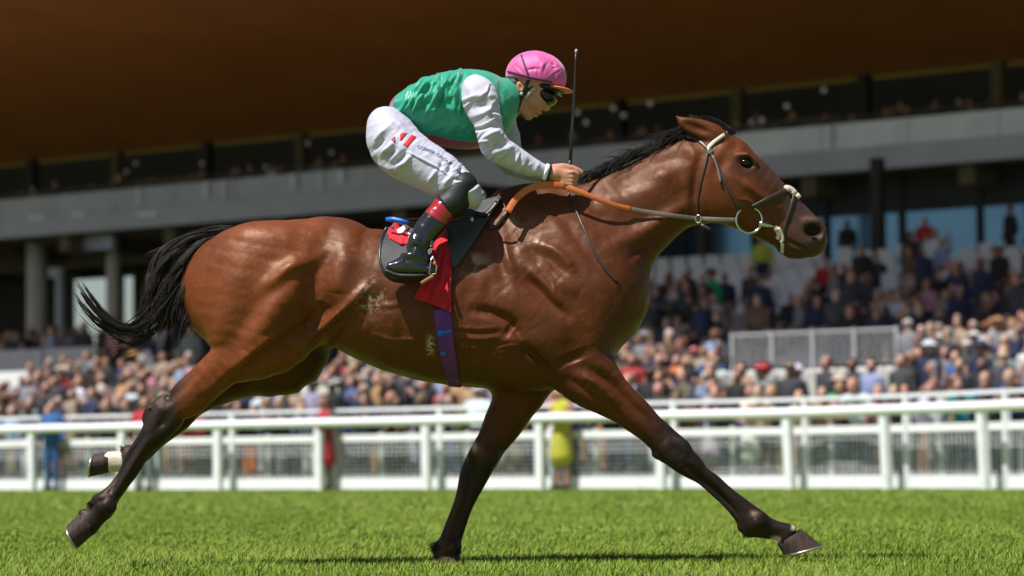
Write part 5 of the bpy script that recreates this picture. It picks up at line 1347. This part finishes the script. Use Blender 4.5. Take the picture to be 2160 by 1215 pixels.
barrier(1985, 2230, 12.2, 2.55, 2.95, 'short white double rail barrier at the right end above the crowd', 2, True)
#barrier(60, 262, 12.3, 1.9, 2.85, 'pale barred barrier beside the white notice board on the left', 5, False)
#barrier(560, 880, 12.2, 2.0, 2.9, 'grey white barred barrier seen below the horse\'s belly', 4, True)
#barrier(1310, 1530, 12.2, 2.0, 2.75, 'low white barred barrier seen behind the horse\'s breast', 3, True)

# ---- empty grey seats on the terrace
def seat_bm():
    mb = MB(); mb.box((-.22, -.2, .38), (.22, .2, .44)); mb.box((-.22, .18, .44), (.22, .23, .82)); mb.box((-.2, -.05, 0), (-.15, .05, .38)); mb.box((.15, -.05, 0), (.2, .05, .38)); return mb
sb = seat_bm(); seat0 = mk('stadium_chair', np.array(sb.v), sb.f, m_seat, None, False)
ang_n = math.atan2(-ST[1], -ST[0]) + math.pi     # local -y looks at the course
def facing(): return math.atan2(SN[1], SN[0]) - math.pi / 2
tag(seat0, 'empty grey plastic seat in the rows behind the horse\'s throat', 'chair', 'empty grey seats on the terrace')
first = True
taken = []
for row in range(6, 16):
    s = 13.4 + row * .92 + .5; z = TZ(13.4 + row * .92 + .1)
    a, b = t_at(1320, s), t_at(1715, s)
    t = a
    while t < b:
        if (row + int(t * 3)) % 7 != 0 or row > 11:
            o = seat0 if first else seat0.copy()
            if not first: COL.objects.link(o)
            first = False; o.location = WS(t, s, z); o.rotation_euler.z = facing()
        t += .56
for row in range(9, 16):
    s = 13.4 + row * .92 + .5; z = TZ(13.4 + row * .92 + .1); t = t_at(1735, s); b = t_at(2190, s)
    while t < b:
        if random.random() < .5:
            o = seat0.copy(); COL.objects.link(o); o.location = WS(t, s, z); o.rotation_euler.z = facing(); o['label'] = 'empty grey plastic seat among the people right of the horse\'s nose'
        t += .6
# ================================================================== THE CROWD
class EM:
    def __init__(s, c, r): s.c = np.array(c, float); s.r = np.array(r, float); k = s.r.max() + .06; s.lo = s.c - k; s.hi = s.c + k
    def ev(s, P): return (np.linalg.norm((P - s.c) / s.r, axis=1) - 1) * s.r.min()
CM = lambda pts, rad: Cap(pts, rad, px=False)
def human(kind):
    """labelled primitives: skin 0, top 1, bottom 2, hair 3, shoes 4; faces -y"""
    A = []
    lean = dict(lean=.22, sit=0.05).get(kind, 0.0)
    hip = .92; z0 = 0
    P = lambda x, y, z: (x, y - lean * max(0, z - hip) / .5, z - (.07 * max(0, (z - hip)) / .7 if lean > .1 else 0))
    if kind == 'sit':
        dz = -.45
        for s in (-1, 1):
            A += [(CM([(s * .1, 0, hip + dz), (s * .12, -.42, hip + dz + .02), (s * .11, -.44, .08)], [.1, .075, .05]), 2), (CM([(s * .11, -.42, .05), (s * .11, -.56, .04)], [.05, .04]), 4)]
        sh = lambda q: (q[0], q[1], q[2] + dz)
    else:
        sh = lambda q: q
        for s in (-1, 1):
            dress = kind in ('dress', 'hat')
            A += [(CM([(s * .09, 0, .9), (s * .1, -.01, .5), (s * .1, .02, .08)], [.1, .068, .045] if not dress else [.08, .055, .036]), 0 if dress else 2), (CM([(s * .1, .03, .045), (s * .1, -.12, .035)], [.05, .042]), 4)]
        if kind in ('dress', 'hat'): A += [(CM([(0, 0, 1.05), (0, 0, .85), (0, 0, .56)], [.125, .165, .19]), 1)]
    tw = .9 if kind in ('dress', 'hat') else 1.0
    A += [(EM(sh(P(0, 0, .96)), (.175 * tw, .125, .15)), 1 if kind in ('dress', 'hat') else 2), (EM(sh(P(0, 0, 1.2)), (.195 * tw, .13, .3)), 1), (CM([sh(P(-.165 * tw, 0, 1.39)), sh(P(.165 * tw, 0, 1.39))], [.072, .072]), 1)]
    for s in (-1, 1):
        S_ = P(s * .2 * tw, 0, 1.38)
        if kind == 'lean': E, H = P(s * .27, -.12, 1.12), (s * .12, -.42, 1.26)
        elif kind == 'photo': E, H = P(s * .27, -.16, 1.14), (s * .06, -.3, 1.52)
        elif kind == 'cheer' and s == 1: E, H = P(.34, -.05, 1.55), (.3, -.12, 1.85)
        elif kind == 'sit': E, H = P(s * .26, -.06, 1.1), (s * .12, -.3, 1.0)
        elif kind == 'dress': E, H = P(s * .25, .02, 1.12), (s * .12, -.2, 1.12)
        else: E, H = P(s * .26, .03, 1.1), (s * .25, -.08, .86)
        mid = tuple(np.array(E) * .3 + np.array(H) * .7)
        A += [(CM([sh(S_), sh(E), sh(mid)], [.062, .05, .042]), 1 if kind not in ('dress',) else 0), (CM([sh(mid), sh(H)], [.036, .04]), 0)]
    hz = P(0, 0, 1.6)
    A += [(CM([sh(P(0, 0, 1.4)), sh((hz[0], hz[1], hz[2] - .06))], [.055, .052]), 0), (EM(sh((0, hz[1] - .012, hz[2])), (.074, .094, .115)), 0), (EM(sh((0, hz[1] - .105, hz[2] - .012)), (.014, .02, .026)), 0),
          (EM(sh((0, hz[1] + .028, hz[2] + .035)), (.086, .088, .1)), 3)]
    if kind in ('dress',): A += [(EM(sh((0, hz[1] + .055, hz[2] - .06)), (.09, .06, .16)), 3)]
    if kind == 'hat': A += [(EM(sh((0, hz[1], hz[2] + .07)), (.2, .21, .022)), 3), (EM(sh((0, hz[1], hz[2] + .1)), (.095, .1, .07)), 3)]
    if kind == 'cap': A += [(EM(sh((0, hz[1] - .09, hz[2] + .055)), (.08, .09, .016)), 3)]
    return A
def human_mesh(kind, h):
    A = human(kind); ops = [(p, .03, 'U') for p, l in A]
    v, q = sd_mesh(ops, h, smooth=2)
    c = v[q].mean(1); ds = np.stack([p.ev(c) for p, l in A]); lab = np.array([l for p, l in A])[ds.argmin(0)]
    return v, q, lab
m_cr = [mat('crowd_skin', obj_attr='skin_colour', rough=.6), mat('crowd_top', obj_attr='top_colour', rough=.8, noise=.12, nscale=14), mat('crowd_bottom', obj_attr='bottom_colour', rough=.85),
        mat('crowd_hair', obj_attr='hair_colour', rough=.7), mat('crowd_shoe', (.03, .025, .02), rough=.5)]
KINDS_ = ['stand', 'lean', 'dress', 'hat', 'photo', 'cheer', 'sit', 'cap']
PM = {}
for k_ in KINDS_:
    v, q, l = human_mesh(k_, .026)
    me = mk('person_shape', v, q, m_cr, None).data
    o = [o for o in COL.objects if o.data is me][0]; COL.objects.unlink(o); D.objects.remove(o)
    me.polygons.foreach_set('material_index', l.astype(np.int32)); PM[k_] = me
CT = {'navy': (30, 38, 70), 'black': (24, 24, 27), 'charcoal': (52, 52, 56), 'grey': (120, 120, 124), 'white': (196, 196, 200), 'pale blue': (128, 146, 172), 'blue': (44, 84, 136), 'cream': (180, 168, 148), 'beige': (150, 130, 112),
      'pink': (180, 124, 136), 'red': (160, 34, 44), 'brown': (92, 66, 50), 'olive': (88, 86, 58), 'lilac': (150, 140, 166), 'teal': (30, 110, 120), 'yellow': (178, 166, 52), 'orange': (222, 110, 40), 'green': (30, 150, 90), 'tan': (168, 128, 92)}
WT = {'navy': 20, 'black': 26, 'charcoal': 18, 'grey': 12, 'white': 11, 'pale blue': 6, 'blue': 3, 'cream': 6, 'beige': 8, 'pink': 2.5, 'red': 2, 'brown': 5, 'olive': 3, 'lilac': 2, 'teal': 1, 'tan': 3, 'green': .6, 'orange': .6, 'yellow': .6}
HC = {'dark': (36, 27, 22), 'brown': (78, 54, 38), 'fair': (140, 106, 66), 'grey': (126, 122, 118), 'black': (20, 17, 16), 'white': (176, 174, 170), 'ginger': (110, 62, 34)}
SK = [(168, 122, 102), (180, 138, 118), (154, 110, 92), (182, 144, 126), (112, 76, 60), (162, 118, 100), (172, 128, 110)]
rc = random.Random(21)
pick = lambda d: rc.choices(list(d), weights=list(d.values()))[0]
people = []
def person(px_or_t, s, z, kind=None, top=None, bottom=None, hair=None, skin=None, rot=None, ht=None, place='', is_px=True, pos=None, pick_me=None):
    kind = kind or rc.choices(['stand', 'dress', 'hat', 'photo', 'cap', 'cheer'], weights=[42, 16, 8, 14, 12, 5])[0]
    top = top or pick(WT); bottom = bottom or rc.choice(['navy', 'black', 'charcoal', 'grey', 'beige', 'tan', 'blue', 'white'])
    hair = hair or rc.choices(list(HC), weights=[22, 22, 16, 14, 8, 6, 3])[0]
    p = pos if pos is not None else WS(t_at(px_or_t, s) if is_px else px_or_t, s, z)
    o = D.objects.new('person', PM[kind]); COL.objects.link(o)
    o.location = p; o.rotation_euler.z = facing() + (rot if rot is not None else rc.gauss(0, .35)); k = ht or rc.uniform(.93, 1.06); o.scale = (k * rc.uniform(.95, 1.1), k, k)
    f = lambda c: [x * rc.uniform(.88, 1.1) for x in srgb(*c)[:3]]
    hc = HC[hair] if kind not in ('hat', 'cap') else CT[pick({'white': 3, 'cream': 3, 'navy': 2, 'black': 2, 'pink': 1, 'red': .7, 'grey': 3, 'brown': 2})]
    if kind in ('hat', 'cap'): hair = [k2 for k2, v2 in CT.items() if v2 == hc][0]
    o['top_colour'] = f(CT[top]); o['bottom_colour'] = f(CT[bottom]); o['hair_colour'] = f(hc); o['skin_colour'] = f(skin or rc.choice(SK))
    o['category'] = 'person'; o['group'] = 'spectators watching the race'
    q = PX(np.array([p + np.array([0, 0, 1.5])]))
    people.append(dict(o=o, px=float(q[0][0]), py=float(q[1][0]), kind=kind, top=top, bottom=bottom, hair=hair, place=place))
    return o
def fence_pos(u, off):
    """point a distance off behind the spectator fence; u counts fence bays"""
    i = int(max(0, min(len(back) - 2, math.floor(u)))); f = u - i; a, b = back[i], back[i + 1]; d = (b - a) / np.linalg.norm(b - a); nn = np.array([-d[1], d[0], 0])
    return a + (b - a) * f + nn * off
def u_of(px):
    us = np.linspace(0, len(back) - 1.01, 400); xs = np.array([PX(np.array([fence_pos(u, .3) + [0, 0, 1]]))[0][0] for u in us]); return float(np.interp(px, xs, us))
ROW = 'against the white fence'
special = [(150, 'stand', 'blue', 'blue', 'brown'), (345, 'stand', 'red', 'grey', 'dark'), (112, 'lean', 'white', 'tan', 'grey'), (418, 'lean', 'red', 'black', 'fair'), (520, 'lean', 'black', 'orange', 'dark'), (560, 'lean', 'navy', 'black', 'brown'),
           (608, 'lean', 'navy', 'charcoal', 'grey'), (646, 'lean', 'pale blue', 'white', 'fair'), (725, 'dress', 'red', 'white', 'brown'), (790, 'lean', 'navy', 'tan', 'dark'), (838, 'dress', 'black', 'black', 'dark'), (890, 'lean', 'navy', 'navy', 'grey'),
           (1222, 'dress', 'yellow', 'yellow', 'dark'), (1290, 'lean', 'black', 'navy', 'dark'), (1440, 'lean', 'brown', 'black', 'black'), (1530, 'lean', 'charcoal', 'navy', 'brown'), (1585, 'dress', 'white', 'white', 'dark'), (1700, 'lean', 'cream', 'black', 'brown'),
           (1740, 'lean', 'beige', 'charcoal', 'dark'), (1810, 'lean', 'white', 'navy', 'fair'), (1858, 'lean', 'pink', 'black', 'grey'), (1905, 'lean', 'charcoal', 'black', 'brown'), (1965, 'lean', 'white', 'grey', 'fair'), (2030, 'lean', 'teal', 'navy', 'dark'), (2085, 'lean', 'black', 'black', 'brown'), (2140, 'lean', 'navy', 'navy', 'fair')]
used = []
for px, k_, tp, bt, hr in special:
    u = u_of(px); used.append(px); person(0, 0, 0, k_, tp, bt, hr, pos=fence_pos(u, -.2 if px in (150, 345, 725, 1222) else .42 if k_ == 'lean' else .3), place=ROW, rot=rc.gauss(0, .2))
for px in range(-60, 2230, 38):
    if min(abs(px - a) for a in used) > 21:
        person(0, 0, 0, rc.choice(['lean', 'lean', 'stand', 'dress', 'cap']), pos=fence_pos(u_of(px + rc.uniform(-8, 8)), rc.uniform(.38, .5)), place=ROW, rot=rc.gauss(0, .25))
rows = [(2.3, 42), (3.7, 44), (5.3, 48), (7.0, 50)]
for ri, (s, n) in enumerate(rows):
    nm = ['second row behind the fence', 'third row behind the fence', 'fourth row behind the fence', 'fifth row behind the fence'][ri]
    step = 2330 / n; px = -80
    while px < 2250:
        t = t_at(px, s)
        if px > 1700 and ri == 0:
            person(0, 0, 0, pos=fence_pos(u_of(px), 1.15), place=nm)
        elif not (1542 < px < 1890 and s > 5): person(px, s, apron_z(s + .55), place=nm)
        px += step * rc.uniform(.72, 1.3)
# people on the terrace right of the horse: a few stand out
tz = lambda s: TZ(s)
for px, py_s, k_, tp, bt, hr in [(1502, 17.2, 'hat', 'green', 'red', 'dark'), (1600, 20.2, 'sit', 'orange', 'black', 'dark'), (1610, 24, 'stand', 'yellow', 'navy', 'dark'), (1745, 22, 'sit', 'red', 'black', 'dark'), (1825, 18.5, 'sit', 'red', 'black', 'brown'), (1990, 21.3, 'cheer', 'pale blue', 'navy', 'dark'),
                                 (2005, 20.4, 'sit', 'white', 'grey', 'dark'), (1975, 22.1, 'stand', 'white', 'navy', 'brown'), (2120, 18.5, 'sit', 'pink', 'black', 'brown'), (2040, 17.5, 'sit', 'blue', 'navy', 'fair'), (2075, 16.7, 'sit', 'pale blue', 'navy', 'dark'), (1960, 17.6, 'sit', 'pink', 'black', 'fair')]:
    person(px, py_s, tz(py_s), k_, tp, bt, hr, place='on the seated terrace')
for px in (1790, 1955, 2135, 1700): person(px, 29.5, 5.32, 'stand', 'red' if px == 1955 else 'black', 'black', 'dark', place='standing before the blue windows')
n_ind = len(people)
for i in range(300 - n_ind - 22):
    s = 13.4 + .92 * rc.choice([0, 0, 1, 1, 2, 2, 3, 3, 4, 5, 6]) + .45; px = rc.choice([rc.uniform(1735, 2190), rc.uniform(1735, 2190), rc.uniform(1310, 1520)])
    person(px, s, tz(s), rc.choice(['sit', 'sit', 'sit', 'sit', 'stand']) if rc.random() < .95 else None, place='on the seated terrace', top=rc.choices(['black', 'navy', 'charcoal', 'white', 'pale blue', 'pink', 'brown', 'grey'], weights=[9, 5, 5, .8, .5, .4, 2, 2])[0])
for i in range(22): person(rc.uniform(-40, 430), rc.uniform(13.2, 15), 2.4, rc.choice(['stand', 'stand', 'cap', 'dress']), place='behind the grey concourse parapet')

# ---- labels that single each person out
def zone(px):
    for lim, nm in ((60, 'at the far left'), (150, 'left of the hind hooves'), (250, 'behind the white socked hoof'), (350, 'behind the hind leg'), (460, "below the horse's hock"), (560, "below the horse's thigh"), (660, "below the horse's flank"), (760, "below the horse's belly"), (860, 'left of the purple girth'), (960, 'below the purple girth'),
                    (1060, 'behind the standing foreleg'), (1160, 'right of the standing foreleg'), (1260, 'left of the outstretched foreleg'), (1360, 'behind the outstretched foreleg'), (1460, 'right of the outstretched foreleg'), (1560, "below the horse's jaw"), (1660, "below the horse's mouth"), (1760, "below the horse's nose"), (1860, 'just ahead of the nose'), (1960, 'well ahead of the nose'), (2060, 'near the right edge')):
        if px < lim: return nm
    return 'at the far right'
def base(p):
    g = {'dress': 'dress', 'hat': 'dress'}.get(p['kind'], 'top')
    hd = {'hat': f"wide {p['hair']} hat", 'cap': f"{p['hair']} cap"}.get(p['kind'], f"{p['hair']} hair")
    return f"{p['top']} {g}, {hd}"
from collections import defaultdict
grp = defaultdict(list)
short = {'against the white fence': 'first row at fence', 'second row behind the fence': 'second row', 'third row behind the fence': 'third row', 'fourth row behind the fence': 'fourth row', 'fifth row behind the fence': 'fifth row', 'on the seated terrace': 'on terrace', 'standing before the blue windows': 'before blue windows', 'behind the grey concourse parapet': 'behind grey parapet'}
for p in people: grp[(base(p), p['place'], zone(p['px']))].append(p)
ords = ['leftmost', 'second', 'third', 'fourth', 'fifth', 'sixth']
for (b_, pl, z_), L_ in grp.items():
    L_.sort(key=lambda p: p['px'])
    for i, p in enumerate(L_):
        extra = '' if len(L_) == 1 else (f' ({ords[i]} of {len(L_)} alike)')
        lb = f"{'spectator in ' + b_}, {short[pl]}, {z_}{extra}"
        if len(lb.split()) > 16: lb = lb.replace('spectator in ', '').replace(' alike', '')
        if len(lb.split()) > 16: lb = lb.replace('the ', '').replace("horse's ", '')
        p['o']['label'] = lb

# ---- the rest of the crowd: one mass
RV, RQ, RC = [], [], []; ofs = 0
LOW = {k_: human_mesh(k_, .05) for k_ in ('stand', 'dress', 'photo', 'sit', 'cap', 'hat')}
def mass(p, kind, tops):
    global ofs
    v, q, l = LOW[kind]
    a = facing() + rc.gauss(0, .4); c, s = math.cos(a), math.sin(a); k = rc.uniform(.92, 1.06)
    w = np.stack([v[:, 0] * c - v[:, 1] * s, v[:, 0] * s + v[:, 1] * c, v[:, 2]], 1) * k + p
    cols = np.array([srgb(*rc.choice(SK))[:3], srgb(*CT[rc.choice(tops)])[:3], srgb(*CT[rc.choice(['navy', 'black', 'charcoal', 'beige'])])[:3], srgb(*HC[rc.choice(list(HC))])[:3], (.02, .02, .02)])
    vc = np.zeros((len(v), 3)); vc[q.ravel()] = cols[l].repeat(4, 0)
    RV.append(w); RQ.append(q + ofs); RC.append(vc); ofs += len(v)
topsA = ['navy', 'black', 'charcoal', 'grey', 'white', 'navy', 'pale blue', 'cream', 'beige', 'black', 'brown', 'navy', 'charcoal', 'black', 'grey', 'beige', 'white', 'red', 'black']
topsB = ['black', 'black', 'navy', 'charcoal', 'brown', 'grey', 'white', 'charcoal', 'navy', 'black', 'black']
for s in (8.8, 10.6, 12.2):
    px = -110
    while px < 2270:
        if not (s > 4 and (1535 < px < 1900)) and not (px < 60 and 7.5 < s): mass(WS(t_at(px, s), s + rc.uniform(-.2, .2), apron_z(s + .5)), rc.choice(['stand', 'stand', 'dress', 'photo', 'cap', 'hat', 'photo']), topsA)
        px += rc.uniform(28, 66)
for row in range(0, 13):
    s = 13.4 + row * .92 + .42
    for lo, hi, den in ((1725, 2200, .32 if row < 5 else .2 if row < 8 else .05 if row < 11 else 0), (1305, 1530, .75 if row < 4 else .2 if row < 5 else .02), (640, 800, .6 if row < 4 else 0), (1530, 1725, .4 if 2 < row < 5 else .2 if row <= 2 else .02)):
        px = lo
        while px < hi:
            if rc.random() < den: mass(WS(t_at(px, s), s, tz(s)), rc.choice(['sit', 'sit', 'stand', 'cap']), topsB)
            px += rc.uniform(24, 40)
px = -60
while px < 440:
    mass(WS(t_at(px, 14.5), rc.uniform(13.6, 18), 2.4), rc.choice(['stand', 'dress', 'cap']), topsB); px += rc.uniform(14, 26)
px = 40
while px < 2180:
    if not (740 < px < 1030): mass(WS(t_at(px, 33.8), rc.uniform(33.5, 34.4), 8.96), rc.choice(['stand', 'cap', 'photo']), topsB)
    px += rc.uniform(16, 70)
cw = mk('crowd', np.vstack(RV), np.vstack(RQ), mat('crowd_mass', attr='Col', rough=.8), None, True, np.vstack(RC)); tag(cw, 'dense crowd on the upper apron, terraces and balcony behind the front rows', None, kind='stuff')
# ================================================================== LIGHT
SUN = np.array([-.36, -.31, .88]); SUN /= np.linalg.norm(SUN)
w = D.worlds.new('World'); SC.world = w; w.use_nodes = True
nt = w.node_tree; bg = nt.nodes['Background']
sky = nt.nodes.new('ShaderNodeTexSky'); sky.sky_type = 'NISHITA'; sky.sun_disc = False
el = math.asin(SUN[2]); az = math.atan2(SUN[0], SUN[1])
sky.sun_elevation = el; sky.sun_rotation = az; sky.altitude = 50; sky.dust_density = 1.2
nt.links.new(sky.outputs[0], bg.inputs[0]); bg.inputs[1].default_value = .065
sl = D.lights.new('sun', 'SUN'); sl.energy = 4.9; sl.angle = math.radians(.53); sl.color = (1, .98, .95)
so = D.objects.new('sun', sl); COL.objects.link(so)
so.rotation_euler = Vector(SUN).to_track_quat('Z', 'Y').to_euler()
so.location = (0, 0, 40)
SC.view_settings.view_transform = 'Standard'; SC.view_settings.look = 'None'
SC.view_settings.exposure = 0.42; SC.view_settings.gamma = 1
SC.render.film_transparent = False
SC.cycles.max_bounces = 6; SC.cycles.diffuse_bounces = 3; SC.cycles.transparent_max_bounces = 8
SC.cycles.use_denoising = True
